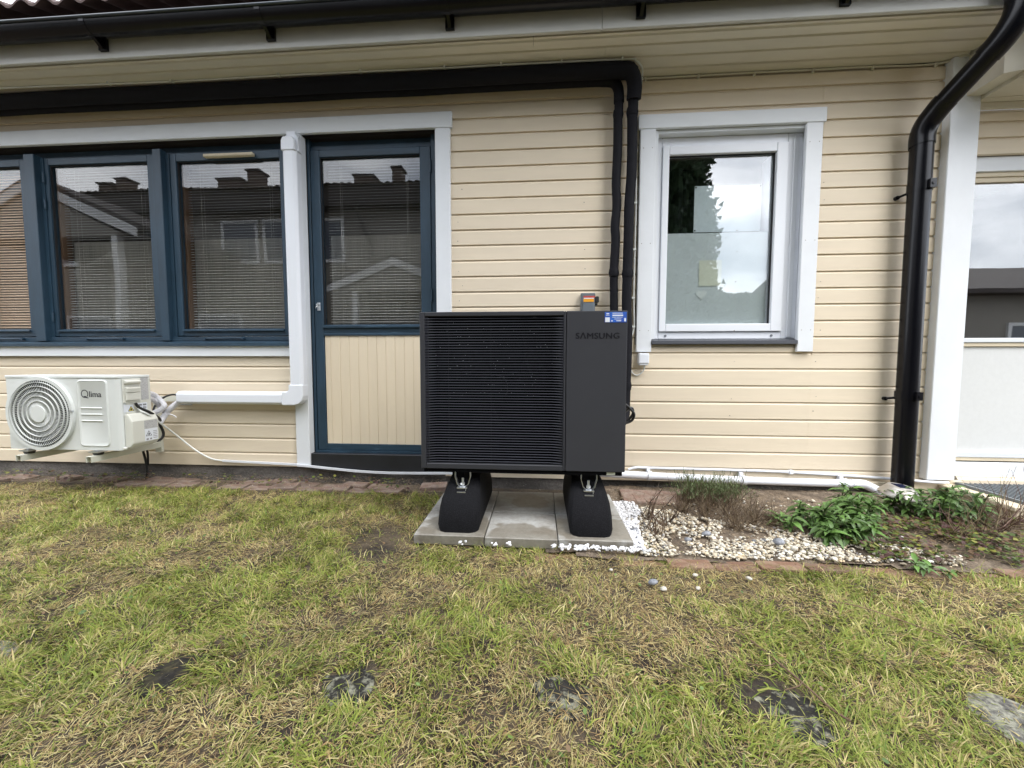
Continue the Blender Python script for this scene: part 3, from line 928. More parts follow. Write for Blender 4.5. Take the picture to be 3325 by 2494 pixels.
p2 = thing('insulated_pipe', 'thinner black insulated pipe on the left, bent down beside its thicker neighbour', 'pipe', (0.52, -0.06, 1.0), 'insulated heat pump pipes')
hor = [(-5.3 + 0.40 * k, -0.075, 2.780) for k in range(15)]
pth = wob([q for q in hor if q[0] < 0.36], 0.005, 2) + [Vector(p) for p in ((0.42, -0.075, 2.778), (0.485, -0.075, 2.765), (0.516, -0.07, 2.72), (0.522, -0.065, 2.64))]
MB().tube(smooth_path(pth, 5), 0.034, 18).build('insulation', M['foam'], p2, smooth=True)
MB().tube(smooth_path([(0.522, -0.065, 2.66), (0.521, -0.065, 2.56)], 4), 0.029, 18).build('insulation', M['foam'], p2, smooth=True)
MB().tube(smooth_path([(0.516, -0.065, 2.585), (0.519, -0.06, 2.35), (0.513, -0.06, 2.12), (0.520, -0.06, 1.97), (0.510, -0.062, 1.83), (0.516, -0.06, 1.73), (0.506, -0.06, 1.50)], 5), 0.030, 18).build('insulation', M['foam'], p2, smooth=True)
MB().tube(smooth_path([(0.507, -0.06, 1.53), (0.512, -0.06, 1.32), (0.515, -0.08, 1.05), (0.50, -0.16, 0.85), (0.42, -0.33, 0.80)], 5), 0.028, 18).build('insulation', M['foam'], p2, smooth=True)
for z, x in ((2.565, 0.518), (1.515, 0.507)):
    MB().tube([(x, -0.064, z - 0.026), (x, -0.064, z), (x, -0.064, z + 0.026)], [0.031, 0.0355, 0.031], 18).build('joint_sleeve', M['foam'], p2, smooth=True)

# black cable loop at the right of the pump
kb = MB()
loop = [(0.47, -0.36, 0.67), (0.545, -0.34, 0.63), (0.578, -0.33, 0.60), (0.60, -0.33, 0.57), (0.585, -0.33, 0.53), (0.545, -0.33, 0.515), (0.525, -0.33, 0.55),
        (0.55, -0.33, 0.595), (0.585, -0.325, 0.61), (0.592, -0.325, 0.575), (0.56, -0.325, 0.525), (0.50, -0.34, 0.49)]
kb.tube(smooth_path(loop, 6), 0.008, 8)
tag(kb.build('cable_loop', M['cable_b'], smooth=True), 'loop of black cable sticking out behind the right edge of the dark heat pump', 'cable')

# white duct
dk = thing('pipe_duct', 'white plastic pipe duct running down the door trim, then left to the small fan unit', 'duct', (-1.80, -0.04, 0.6))
def duct_prof(x0, x1, y0, y1, c=0.018):
    return [(x0, y1), (x0, y0 + c), (x0 + c, y0), (x1 - c, y0), (x1, y0 + c), (x1, y1)]
MB().prism(duct_prof(-1.846, -1.742, -0.094, -0.0245), 2, 0.725, 2.42).build('vertical_cover', M['duct'], dk, bevel=0.004)
cap = [(-1.853, 2.405), (-1.853, 2.475), (-1.842, 2.505), (-1.822, 2.522), (-1.822, 2.548), (-1.752, 2.548), (-1.752, 2.522), (-1.736, 2.505), (-1.732, 2.475), (-1.732, 2.405)]
MB().prism(cap, 1, -0.07, -0.0247).build('end_cap', M['duct'], dk, bevel=0.006, seg=2)
cap2 = [(-1.846, 2.40), (-1.846, 2.47), (-1.832, 2.498), (-1.758, 2.498), (-1.744, 2.47), (-1.744, 2.40)]
MB().prism(cap2, 1, -0.101, -0.0705).build('end_cap', M['duct'], dk, bevel=0.012, seg=3)
el = [(-1.849, 0.73), (-1.739, 0.73), (-1.739, 0.645), (-1.748, 0.610), (-1.772, 0.586), (-1.810, 0.576), (-1.905, 0.576), (-1.905, 0.678), (-1.865, 0.678), (-1.849, 0.69)]
MB().prism(el, 1, -0.098, -0.0246).build('elbow', M['duct'], dk, bevel=0.014, seg=3)
MB().prism([(-0.0246, 0.578), (-0.076, 0.578), (-0.094, 0.594), (-0.094, 0.654), (-0.076, 0.674), (-0.0246, 0.674)], 0, -2.745, -1.904).build('horizontal_cover', M['duct'], dk, bevel=0.004)
MB().prism([(-0.003, 0.560), (-0.0, 0.655), (-0.008, 0.655), (-0.012, 0.560)], 0, -2.83, -2.70).build('backplate', M['zinc'], dk)

# cable along the soffit, down beside the window, with its clips
def clips(mb, pts, r=0.008, m=None):
    pass
kc = thing('wall_cable', 'painted thin cable clipped along the soffit and down beside the white window', 'cable', (0.65, -0.02, 1.0))
cp = [(-5.2, -0.235, 2.832), (-3.8, -0.226, 2.831), (-2.54, -0.200, 2.831), (-1.77, -0.202, 2.831), (-0.63, -0.190, 2.831), (-0.26, -0.190, 2.831), (0.52, -0.182, 2.831),
      (0.60, -0.17, 2.829), (0.655, -0.12, 2.822), (0.672, -0.06, 2.79), (0.668, -0.02, 2.72), (0.656, -0.012, 2.64), (0.655, -0.008, 2.35), (0.661, -0.008, 2.0), (0.659, -0.008, 1.69), (0.658, -0.008, 1.35),
      (0.664, -0.008, 1.15), (0.645, -0.012, 1.08), (0.62, -0.02, 1.02)]
MB().tube(smooth_path(cp, 5), 0.0055, 8).build('cable', M['cable_w'], kc, smooth=True)
cl0 = None
for x, y_, z, wallm in ((-3.0, -0.21, 2.831, 0), (-2.54, -0.2, 2.831, 0), (-1.768, -0.202, 2.831, 0), (-1.2, -0.196, 2.831, 0), (-0.634, -0.189, 2.831, 0), (-0.26, -0.19, 2.831, 0), (0.13, -0.187, 2.831, 0), (0.515, -0.182, 2.831, 0),
                        (0.655, -0.008, 2.64, 1), (0.656, -0.008, 2.352, 1), (0.660, -0.008, 2.002, 1), (0.659, -0.008, 1.685, 1), (0.657, -0.008, 1.35, 1), (0.664, -0.008, 1.15, 1)):
    c_ = MB()
    if wallm:
        c_.box((x - 0.020, -0.016, z - 0.006), (x + 0.008, -0.0005, z + 0.006))
        c_.cyl((x - 0.014, -0.019, z), 1, 0.004, 0.004, 8)
    else:
        c_.box((x - 0.006, y_ - 0.018, 2.822), (x + 0.006, y_ + 0.008, 2.8375))
        c_.cyl((x, y_ - 0.013, 2.819), 2, 0.004, 0.004, 8)
    c_.build('cable_clip', M['cable_w'], kc)
kc2 = thing('wall_cable', 'thin cable clipped along the top of the cladding right of the pipes', 'cable', (1.6, -0.01, 2.82))
MB().tube(smooth_path([(0.68, -0.012, 2.818), (0.71, -0.008, 2.826), (1.06, -0.008, 2.827), (1.4, -0.008, 2.829), (1.79, -0.008, 2.828), (2.1, -0.008, 2.829), (2.545, -0.008, 2.826), (2.66, -0.056, 2.834), (2.72, -0.058, 2.832)], 5), 0.0055, 8).build('cable', M['cable_p'], kc2, smooth=True)
for x in (0.707, 1.057, 1.42, 1.791, 2.16, 2.545):
    c_ = MB()
    c_.box((x - 0.006, -0.015, 2.808), (x + 0.006, -0.0005, 2.834))
    c_.cyl((x, -0.018, 2.814), 1, 0.004, 0.004, 8)
    c_.build('cable_clip', M['cable_p'], kc2)

# sensor box under the window trim with its cable
sb = thing('sensor_box', 'small white plastic sensor box under the left foot of the white window trim', 'sensor', (0.728, -0.03, 0.88))
MB().box((0.692, -0.052, 0.888), (0.764, -0.002, 0.962)).build('housing', M['duct'], sb, bevel=0.008, seg=2)
MB().box((0.698, -0.047, 0.876), (0.758, -0.006, 0.889)).build('cap', M['duct'], sb, bevel=0.004)
MB().tube(smooth_path([(0.738, -0.03, 0.878), (0.735, -0.022, 0.845), (0.712, -0.012, 0.815), (0.685, -0.008, 0.806), (0.660, -0.008, 0.822), (0.646, -0.008, 0.85), (0.635, -0.012, 0.90)], 6), 0.0045, 8).build('cable', M['cable_w'], sb, smooth=True)

# isolator switch
iso = thing('isolator_switch', 'grey electrical isolator switch with yellow warning label above the dark heat pump', 'switch', (0.336, -0.03, 1.1))
MB().prism([(0.287, 1.10), (0.287, 1.383), (0.386, 1.383), (0.386, 1.10)], 1, -0.045, -0.001).build('housing', M['iso'], iso, bevel=0.004)
MB().box((0.296, -0.062, 1.11), (0.378, -0.0455, 1.340)).build('cover', M['iso'], iso, bevel=0.006, seg=2)
MB().box((0.3865, -0.05, 1.315), (0.411, -0.022, 1.358)).build('knob', M['gasket'], iso, bevel=0.004)
MB().box((0.3865, -0.046, 1.296), (0.402, -0.026, 1.312)).build('padlock_tab', M['gasket'], iso, bevel=0.003)
MB().box((0.304, -0.0632, 1.340), (0.374, -0.0622, 1.346)).build('label_strip', M['stk_white'], iso)
B('red_label', (0.304, -0.0475, 1.348), (0.384, -0.0455, 1.362), M['red'], iso)
B('yellow_label', (0.302, -0.0640, 1.318), (0.374, -0.0622, 1.339), M['orange'], iso)

# white drain pipe and flat trunking at the foot of the wall
dr = thing('drain_pipe', 'white plastic waste pipe clipped along the foot of the cladding right of the heat pump', 'pipe', (1.4, -0.06, 0.0))
MB().tube(smooth_path([(0.36, -0.058, 0.112), (0.65, -0.058, 0.100), (1.44, -0.058, 0.078), (2.20, -0.058, 0.072)], 5), 0.0265, 18).build('pipe', M['duct'], dr, smooth=True)
MB().tube(smooth_path([(2.13, -0.058, 0.073), (2.20, -0.058, 0.072), (2.24, -0.062, 0.058), (2.31, -0.075, 0.02), (2.34, -0.08, -0.005)], 5), 0.029, 18).build('elbow', M['duct'], dr, smooth=True)
for x, z in ((0.78, 0.0965), (1.42, 0.0785), (2.085, 0.0725)):
    c_ = MB()
    c_.tube([(x - 0.014, -0.058, z), (x + 0.014, -0.058, z)], 0.033, 18)
    c_.box((x - 0.012, -0.03, z - 0.012), (x + 0.012, -0.001, z + 0.045))
    c_.build('clamp', M['duct'], dr, smooth=True, angle=0.5)
tk = thing('cable_trunking', 'thin white cable trunking along the wall foot right of the heat pump', 'trunking', (1.6, -0.01, 0.12))
MB().tube(smooth_path([(0.64, -0.02, 0.128), (0.70, -0.012, 0.142), (0.80, -0.010, 0.140), (1.4, -0.010, 0.136), (1.76, -0.010, 0.130), (2.30, -0.010, 0.106), (2.62, -0.058, 0.096), (2.74, -0.060, 0.095)], 4), 0.009, 8).build('cover', M['duct'], tk, smooth=True)
c_ = MB()
c_.box((1.745, -0.024, 0.117), (1.775, -0.001, 0.146))
c_.build('clip', M['duct'], tk, bevel=0.004)
tk2 = thing('cable_trunking', 'white flat cable strip sagging below the garden door threshold', 'trunking', (-1.3, -0.03, 0.08))
tp = [(-2.463, -0.012, 0.127), (-2.1, -0.012, 0.117), (-1.87, -0.014, 0.111), (-1.84, -0.030, 0.110), (-1.74, -0.032, 0.104), (-1.55, -0.032, 0.088), (-1.356, -0.032, 0.074), (-1.133, -0.032, 0.067), (-0.87, -0.032, 0.070), (-0.62, -0.03, 0.075)]
mb = MB()
for a, b in zip(smooth_path(tp, 4)[:-1], smooth_path(tp, 4)[1:]):
    mb.add([(a.x, a.y - 0.005, a.z - 0.008), (b.x, b.y - 0.005, b.z - 0.008), (b.x, b.y - 0.005, b.z + 0.008), (a.x, a.y - 0.005, a.z + 0.008),
            (a.x, a.y + 0.005, a.z - 0.008), (b.x, b.y + 0.005, b.z - 0.008), (b.x, b.y + 0.005, b.z + 0.008), (a.x, a.y + 0.005, a.z + 0.008)],
           [(0, 1, 2, 3), (5, 4, 7, 6), (3, 2, 6, 7), (1, 0, 4, 5)])
mb.build('cover', M['duct'], tk2)
wc = MB()
wc.tube(smooth_path([(-2.768, -0.36, 0.60), (-2.755, -0.35, 0.565), (-2.735, -0.31, 0.525), (-2.765, -0.2, 0.448), (-2.748, -0.08, 0.322), (-2.667, -0.03, 0.212), (-2.555, -0.014, 0.143), (-2.455, -0.012, 0.127)], 6), 0.006, 8)
tag(wc.build('white_cable', M['cable_w'], smooth=True), 'white cable drooping from the small fan unit down to the wall foot', 'cable')

# ================================================================== HEAT PUMP
hx0, hx1, hz0, hz1, hy0, hy1 = -0.633, 0.444, 0.329, 1.162, -0.800, -0.385
hp_ = thing('heat_pump', 'large anthracite outdoor heat pump with ribbed fan grille on rubber feet', 'heat pump', (-0.09, -0.6, hz0))
gx1 = 0.1345
gl, gr_, gb, gt = -0.606, 0.124, 0.358, 1.139
# shell: top, bottom, sides, back
sh = MB()
sh.box((hx0 + 0.004, hy0 + 0.03, hz1 - 0.012), (hx1 - 0.004, hy1, hz1))
sh.box((hx0 + 0.004, hy1 - 0.01, hz0), (hx1 - 0.004, hy1, hz1 - 0.0125))
sh.box((hx0, hy0 + 0.03, hz0), (hx0 + 0.012, hy1 - 0.0105, hz1 - 0.0125))
sh.box((hx1 - 0.012, hy0 + 0.03, hz0), (hx1, hy1 - 0.0105, hz1 - 0.0125))
sh.build('casing', M['pump'], hp_)
fp = MB()
fp.box((gx1 + 0.0025, hy0, hz0), (hx1, hy0 + 0.029, hz1))
fp.build('front_panel', M['pump'], hp_, bevel=0.004, seg=2)
fr = MB()
fr.box((hx0, hy0, hz0), (gl, hy0 + 0.029, hz1))
fr.box((gr_, hy0, hz0), (gx1 - 0.001, hy0 + 0.029, hz1))
fr.box((gl + 0.0003, hy0, gt), (gr_ - 0.0003, hy0 + 0.029, hz1))
fr.box((gl + 0.0003, hy0, hz0), (gr_ - 0.0003, hy0 + 0.029, gb))
fr.build('grille_frame', M['pump'], hp_, bevel=0.003)
bp_ = MB()
bp_.box((hx0 + 0.012, hy0 + 0.012, hz0 - 0.022), (hx1 - 0.012, hy1 - 0.004, hz0 - 0.001))
bp_.build('base_pan', M['pump_dk'], hp_)
B('interior', (hx0 + 0.013, hy0 + 0.115, hz0 + 0.001), (gx1, hy0 + 0.12, hz1 - 0.013), M['pump_dk'], hp_)
B('divider', (gx1 + 0.004, hy0 + 0.030, hz0 + 0.001), (gx1 + 0.008, hy1 - 0.012, hz1 - 0.013), M['pump_dk'], hp_)
nb = 55
pitch_ = (gt - gb) / (nb + 0.5)
first = None
for k in range(nb):
    z = gb + (k + 0.75) * pitch_
    if first is None:
        mb = MB()
        # bar with a shallow dish: ends come forward to the frame
        cs = [(0.0, -0.0009), (0.0008, 0.0011), (0.010, 0.0009), (0.010, -0.0007)]
        stations = [(gl - 0.001, 0.002), (gl + 0.03, 0.006), (gl + 0.075, 0.011), ((gl + gr_) / 2, 0.011), (gr_ - 0.075, 0.011), (gr_ - 0.03, 0.006), (gr_ + 0.001, 0.002)]
        n = len(cs)
        vs, fs = [], []
        for (x, dy) in stations:
            for (yy, zz) in cs:
                vs.append((x, hy0 + dy + yy, zz))
        for i in range(len(stations) - 1):
            for j in range(n):
                fs.append((i * n + j, (i + 1) * n + j, (i + 1) * n + (j + 1) % n, i * n + (j + 1) % n))
        # thickened shoulders at both ends
        mb.add(vs, fs)
        for xa, xb in ((gl, gl + 0.058), (gr_, gr_ - 0.058)):
            pts = [(xa, hy0 + 0.001, -0.0066), (xa, hy0 + 0.001, 0.0035), (xb, hy0 + 0.014, 0.001), (xb, hy0 + 0.014, -0.0018)]
            mb.add(pts, [(0, 1, 2, 3), (3, 2, 1, 0)])
        first = mb.build('grille_bar', M['bar'], hp_)
        o = first
    else:
        o = first.copy()
        col.objects.link(o)
    o.location.z = z
for xx in (-0.49, -0.26, -0.02):
    B('grille_rib', (xx - 0.0012, hy0 + 0.034, gb), (xx + 0.0012, hy0 + 0.046, gt), M['pump_dk'], hp_)
# fan behind the grille
fan = MB()
fc = ((gl + gr_) / 2, hy0 + 0.085, 0.76)
for b in range(3):
    vs = []
    for i in range(6):
        rr = 0.06 + 0.27 * i / 5
        for sgn in (-1, 1):
            a = b * 2 * PI / 3 + 0.12 * i + sgn * (0.28 + 0.05 * i)
            vs.append((fc[0] + rr * math.cos(a), fc[1] + sgn * 0.018, fc[2] + rr * math.sin(a)))
    fan.add(vs, [(2 * i, 2 * i + 1, 2 * i + 3, 2 * i + 2) for i in range(5)])
fan.cyl((fc[0], fc[1] - 0.03, fc[2]), 1, 0.07, 0.05, 20)
fan.build('fan', mat('black_fan_plastic', (0.0035, 0.0035, 0.0045), 0.7, spec=0.1), hp_)
# logo, sticker, rating plate
lx, lw = 0.181, 0.216
text_mesh('SΛMSUNG', 0.0425, M['logo_dk'], 'logo', hp_, (lx, hy0 - 0.0004, 1.0205), extrude=0.0006, sx=1.10, bold=0.0022, space=1.06)
st = B('sticker', (0.329, hy0 - 0.0012, 1.1025), (0.438, hy0 - 0.0002, 1.1545), M['stk_blue'], hp_)
sl = MB()
for a, b, z0, z1 in ((0.367, 0.418, 1.147, 1.150), (0.367, 0.420, 1.134, 1.141), (0.365, 0.386, 1.127, 1.129), (0.388, 0.418, 1.127, 1.129), (0.377, 0.412, 1.118, 1.1205),
                     (0.386, 0.411, 1.1085, 1.112), (0.426, 0.4345, 1.107, 1.124), (0.337, 0.351, 1.143, 1.149), (0.335, 0.353, 1.137, 1.139), (0.331, 0.354, 1.104, 1.1275), (0.361, 0.369, 1.107, 1.1125)):
    sl.box((a, hy0 - 0.0020, z0), (b, hy0 - 0.0013, z1))
sl.build('sticker_print', M['stk_white'], st)
B('rating_plate', (0.352, hy0 + 0.0105, hz0 - 0.0185), (0.396, hy0 + 0.0118, hz0 - 0.004), mat('rating_plate_print', (0.50, 0.52, 0.42), 0.4), hp_)
dp_ = MB()
for k in range(70):
    x = rnd.uniform(gl + 0.02, gr_ - 0.02) if k > 30 else rnd.gauss(-0.42 + 0.20 * (k % 3), 0.025)
    kk = rnd.randrange(24, nb)
    z = gb + (kk + 0.75) * pitch_ + 0.003
    dp_.cyl((x, hy0 + 0.009, z), 2, rnd.uniform(0.001, 0.0022), 0.0016, 6)
stuff(dp_.build('water_drops', mat('water_drop', (0.30, 0.31, 0.34), 0.08), hp_))
# bottom mounting rails
for x in (-0.44, 0.243):
    B('mounting_rail', (x - 0.032, hy0 + 0.035, hz0 - 0.052), (x + 0.032, hy1 + 0.02, hz0 - 0.023), M['pump_dk'], hp_, bevel=0.003)

# rubber feet with clamps
def rubber_foot(xc, label):
    t = thing('rubber_foot', label, 'rubber foot', (xc, -0.6, 0.041), 'rubber feet under the heat pump')
    # sections front to back: (y, bottom half width, top half width, top z)
    zb, zt = 0.0405, 0.264
    lv = [0.0, 0.12, 0.38, 0.62, 0.80, 1.0]
    hw = [0.102, 0.108, 0.107, 0.102, 0.093, 0.080]
    yfs = [-0.935, -0.932, -0.912, -0.875, -0.815, -0.735]
    ybs = [-0.33, -0.325, -0.335, -0.35, -0.37, -0.40]
    vs, fs = [], []
    ring = 12
    for t_, w, yf, yb in zip(lv, hw, yfs, ybs):
        z = zb + (zt - zb) * t_
        c = 0.035
        pts = [(-w + c * 1.2, yf), (w - c * 1.2, yf), (w - c * 0.4, yf + c * 0.35), (w, yf + c * 1.1), (w, (yf + yb) / 2), (w, yb - c), (w - c, yb), (-w + c, yb), (-w, yb - c), (-w, (yf + yb) / 2), (-w, yf + c * 1.1), (-w + c * 0.4, yf + c * 0.35)]
        vs += [(xc + x, y_, z) for x, y_ in pts]
    for i in range(len(lv) - 1):
        for j in range(ring):
            fs.append((i * ring + j, i * ring + (j + 1) % ring, (i + 1) * ring + (j + 1) % ring, (i + 1) * ring + j))
    fs.append(tuple(range(ring))[::-1])
    fs.append(tuple(range((len(lv) - 1) * ring, len(lv) * ring)))
    mb = MB()
    mb.add(vs, fs)
    mb.build('rubber_block', M['rubber'], t, smooth=True, angle=0.45)
    yc_ = -0.785
    zr = 0.232
    cl_ = MB()
    left = [(xc - 0.040, yc_, 0.312), (xc - 0.041, yc_, 0.285), (xc - 0.034, yc_, 0.262), (xc - 0.030, yc_, 0.245), (xc - 0.020, yc_, 0.236)]
    for s_ in (1, -1):
        pts = [((p[0] - xc) * s_ + xc, p[1], p[2]) for p in left]
        for a, b in zip(pts[:-1], pts[1:]):
            cl_.add([(a[0], a[1] - 0.014, a[2]), (b[0], b[1] - 0.014, b[2]), (b[0], b[1] + 0.012, b[2]), (a[0], a[1] + 0.012, a[2]),
                     (a[0] + 0.003, a[1] - 0.014, a[2]), (b[0] + 0.003, b[1] - 0.014, b[2]), (b[0] + 0.003, b[1] + 0.012, b[2]), (a[0] + 0.003, a[1] + 0.012, a[2])],
                    [(0, 1, 2, 3), (7, 6, 5, 4), (0, 4, 5, 1), (3, 2, 6, 7)])
    cl_.box((xc - 0.027, yc_ - 0.03, 0.226), (xc + 0.027, yc_ + 0.012, 0.232))
    cl_.box((xc - 0.024, yc_ - 0.045, 0.208), (xc + 0.022, yc_ - 0.012, 0.214))
    cl_.box((xc + 0.020, yc_ - 0.034, 0.2145), (xc + 0.023, yc_ - 0.02, 0.2255))
    cl_.build('clamp', M['zinc'], t)
    bo = MB()
    bo.cyl((xc, yc_, 0.232), 2, 0.0065, 0.045, 10)
    bo.cyl((xc, yc_, 0.240), 2, 0.012, 0.011, 6)
    bo.cyl((xc, yc_, 0.2325), 2, 0.019, 0.003, 16)
    bo.build('bolt', M['zinc'], t, smooth=True, angle=0.5)
    return t
rubber_foot(-0.410, 'black rubber block foot under the left, grille side of the heat pump')
rubber_foot(0.260, 'black rubber block foot under the right, plain panel side of the heat pump')

# concrete slabs
sx_ = [-0.627, -0.268, 0.0935, 0.4575]
rows_ = [(-0.968, -0.653), (-0.645, -0.300)]
names = [['front left slab of pale concrete under the left rubber foot, corner on the lawn', 'front middle concrete slab between the two rubber feet, wet along its front',
          'front right concrete slab under the right rubber foot, beside white pebbles'],
         ['rear left concrete slab behind the left rubber foot', 'rear middle concrete slab with dark wet patch under the heat pump', 'rear right concrete slab behind the right rubber foot']]
def wet_concrete(name, center, size):
    m = M['concrete'].copy()
    m.name = name
    nt = m.node_tree
    b = nt.nodes['Principled BSDF']
    src = b.inputs['Base Color'].links[0].from_socket
    t = nt.nodes.new('ShaderNodeTexCoord')
    mp_ = nt.nodes.new('ShaderNodeMapping')
    mp_.vector_type = 'TEXTURE'
    mp_.inputs['Location'].default_value = center
    mp_.inputs['Scale'].default_value = size
    nz = nt.nodes.new('ShaderNodeTexNoise')
    nz.inputs['Scale'].default_value = 9
    va = nt.nodes.new('ShaderNodeVectorMath')
    va.operation = 'MULTIPLY_ADD'
    va.inputs[1].default_value = (1.3, 1.3, 0)
    va.inputs[2].default_value = (-0.65, -0.65, 0)
    ad = nt.nodes.new('ShaderNodeVectorMath')
    ln = nt.nodes.new('ShaderNodeVectorMath')
    ln.operation = 'LENGTH'
    mr = nt.nodes.new('ShaderNodeMapRange')
    mr.inputs['From Min'].default_value = 0.93
    mr.inputs['From Max'].default_value = 1.07
    mr.inputs['To Min'].default_value = 1
    mr.inputs['To Max'].default_value = 0
    mixc = nt.nodes.new('ShaderNodeMix')
    mixc.data_type = 'RGBA'
    sc = nt.nodes.new('ShaderNodeVectorMath')
    sc.operation = 'MULTIPLY'
    sc.inputs[1].default_value = (0.60, 0.56, 0.50)
    L = nt.links
    L.new(t.outputs['Object'], mp_.inputs['Vector'])
    L.new(t.outputs['Object'], nz.inputs['Vector'])
    L.new(nz.outputs['Color'], va.inputs[0])
    L.new(mp_.outputs['Vector'], ad.inputs[0])
    L.new(va.outputs['Vector'], ad.inputs[1])
    L.new(ad.outputs['Vector'], ln.inputs[0])
    L.new(ln.outputs['Value'], mr.inputs['Value'])
    L.new(src, sc.inputs[0])
    L.new(src, mixc.inputs[6])
    L.new(sc.outputs['Vector'], mixc.inputs[7])
    L.new(mr.outputs['Result'], mixc.inputs[0])
    L.new(mixc.outputs[2], b.inputs['Base Color'])
    m2 = nt.nodes.new('ShaderNodeMapRange')
    m2.inputs['To Min'].default_value = 0.8
    m2.inputs['To Max'].default_value = 0.35
    L.new(mr.outputs['Result'], m2.inputs['Value'])
    L.new(m2.outputs['Result'], b.inputs['Roughness'])
    return m
wet = {(0, 1): ((-0.08, -0.94, 0.04), (0.22, 0.14, 1)), (1, 1): ((-0.05, -0.46, 0.04), (0.12, 0.13, 1)), (0, 2): ((0.28, -0.86, 0.04), (0.22, 0.18, 1)), (0, 0): ((-0.42, -0.88, 0.04), (0.22, 0.18, 1))}
for r in range(2):
    for k in range(3):
        j = rnd.uniform(-0.002, 0.002)
        m = wet_concrete('wet_concrete', *wet[(r, k)]) if (r, k) in wet else M['concrete']
        o = B('concrete_slab', (sx_[k] + 0.002, rows_[r][0] + j * 2, -0.01), (sx_[k + 1] - 0.002, rows_[r][1], 0.040 + j * 0.5), m, bevel=0.004)
        tag(o, names[r][k], 'slab', 'concrete slabs under the heat pump')

# ================================================================== SMALL WALL MOUNTED FAN UNIT
ax0, ax1, az0, az1, ay0, ay1 = -3.617, -2.785, 0.303, 0.786, -0.450, -0.245
ac = thing('air_conditioner', 'off white outdoor fan unit hung low on the wall with round grille', 'air conditioner', (-3.2, -0.35, az0))
def rr_prof(x0, x1, y0, y1, r, n=6):
    p = [(x0, y1), (x0, y0 + 0.008), (x0 + 0.008, y0)]
    for k in range(n + 1):
        a = -PI / 2 + (PI / 2) * k / n
        p.append((x1 - r + r * math.cos(a), y0 + r + r * math.sin(a)))
    p.append((x1, y1))
    return p
MB().prism(rr_prof(ax0, ax1, ay0, ay1, 0.034), 2, az0, az1).build('casing', M['ac'], ac, smooth=True, angle=0.5)
MB().prism(rr_prof(ax0 - 0.003, ax1 + 0.003, ay0 - 0.004, ay1 + 0.002, 0.036), 2, az1 + 0.001, az1 + 0.020).build('top_cover', M['ac'], ac, smooth=True, angle=0.5, bevel=0.004)
B('side_panel', (ax1 + 0.0005, ay0 + 0.036, az0 + 0.004), (ax1 + 0.004, ay1, az1 - 0.002), M['ac_side'], ac, bevel=0.0015)
fcx, fcz, FR = -3.352, 0.548, 0.247
def ring(mb, r, w, y0, y1, n=72):
    vs, fs = [], []
    for k in range(n):
        a = 2 * PI * k / n
        for rr, yy in ((r - w, y1), (r - w, y0), (r + w, y0), (r + w, y1)):
            vs.append((fcx + rr * math.cos(a), yy, fcz + rr * math.sin(a)))
    for k in range(n):
        q = (k + 1) % n
        for j in range(4):
            fs.append((k * 4 + j, q * 4 + j, q * 4 + (j + 1) % 4, k * 4 + (j + 1) % 4))
    mb.add(vs, fs)
    return mb
# flat black disc standing in for the shaded fan hollow, then the fan
MB().cyl((fcx, ay0 - 0.0015, fcz), 1, FR - 0.012, 0.0012, 64).build('cavity_shade_disc', M['ac_dark'], ac)
fb = MB()
for b in range(3):
    vs = []
    for i in range(7):
        rr = 0.05 + 0.165 * i / 6
        for s_ in (-1, 1):
            a = 0.5 + b * 2 * PI / 3 + 0.10 * i + s_ * (0.42 + 0.02 * i)
            vs.append((fcx + rr * math.cos(a), ay0 - 0.0035 - 0.002 * s_, fcz + rr * math.sin(a)))
    fb.add(vs, [(2 * i, 2 * i + 1, 2 * i + 3, 2 * i + 2) for i in range(6)])
fb.build('fan', mat('grey_fan_blades', (0.10, 0.10, 0.11), 0.5), ac)
ring(MB(), FR - 0.010, 0.011, ay0 - 0.020, ay0 - 0.0008).build('grille_rim', M['ac'], ac, smooth=True, angle=0.5)
yg = ay0 - 0.0225
for r in (0.087, 0.120, 0.153, 0.186, 0.213):
    ring(MB(), r, 0.0015, yg - 0.002, yg + 0.006).build('grille_ring', M['ac'], ac, smooth=True, angle=0.5)
sp = MB()
for k in range(92):
    a = 2 * PI * k / 92
    pts = []
    for i in range(7):
        rr = 0.052 + (FR - 0.02 - 0.052) * i / 6
        aa = a + 0.22 * (i / 6) ** 1.4
        pts.append((fcx + rr * math.cos(aa), yg + 0.004 + 0.004 * (i / 6), fcz + rr * math.sin(aa)))
    sp.tube(pts, 0.0016, 4, caps=False)
stuff(sp.build('grille_spokes', M['ac'], ac, smooth=True))
MB().cyl((fcx, yg - 0.004, fcz), 1, 0.055, 0.012, 40).build('grille_hub', M['ac'], ac, smooth=True, bevel=0.0, angle=0.5)
MB().cyl((fcx + 0.243, yg - 0.004, fcz + 0.022), 1, 0.008, 0.012, 12).build('grille_screw', M['zinc'], ac, smooth=True, angle=0.5)
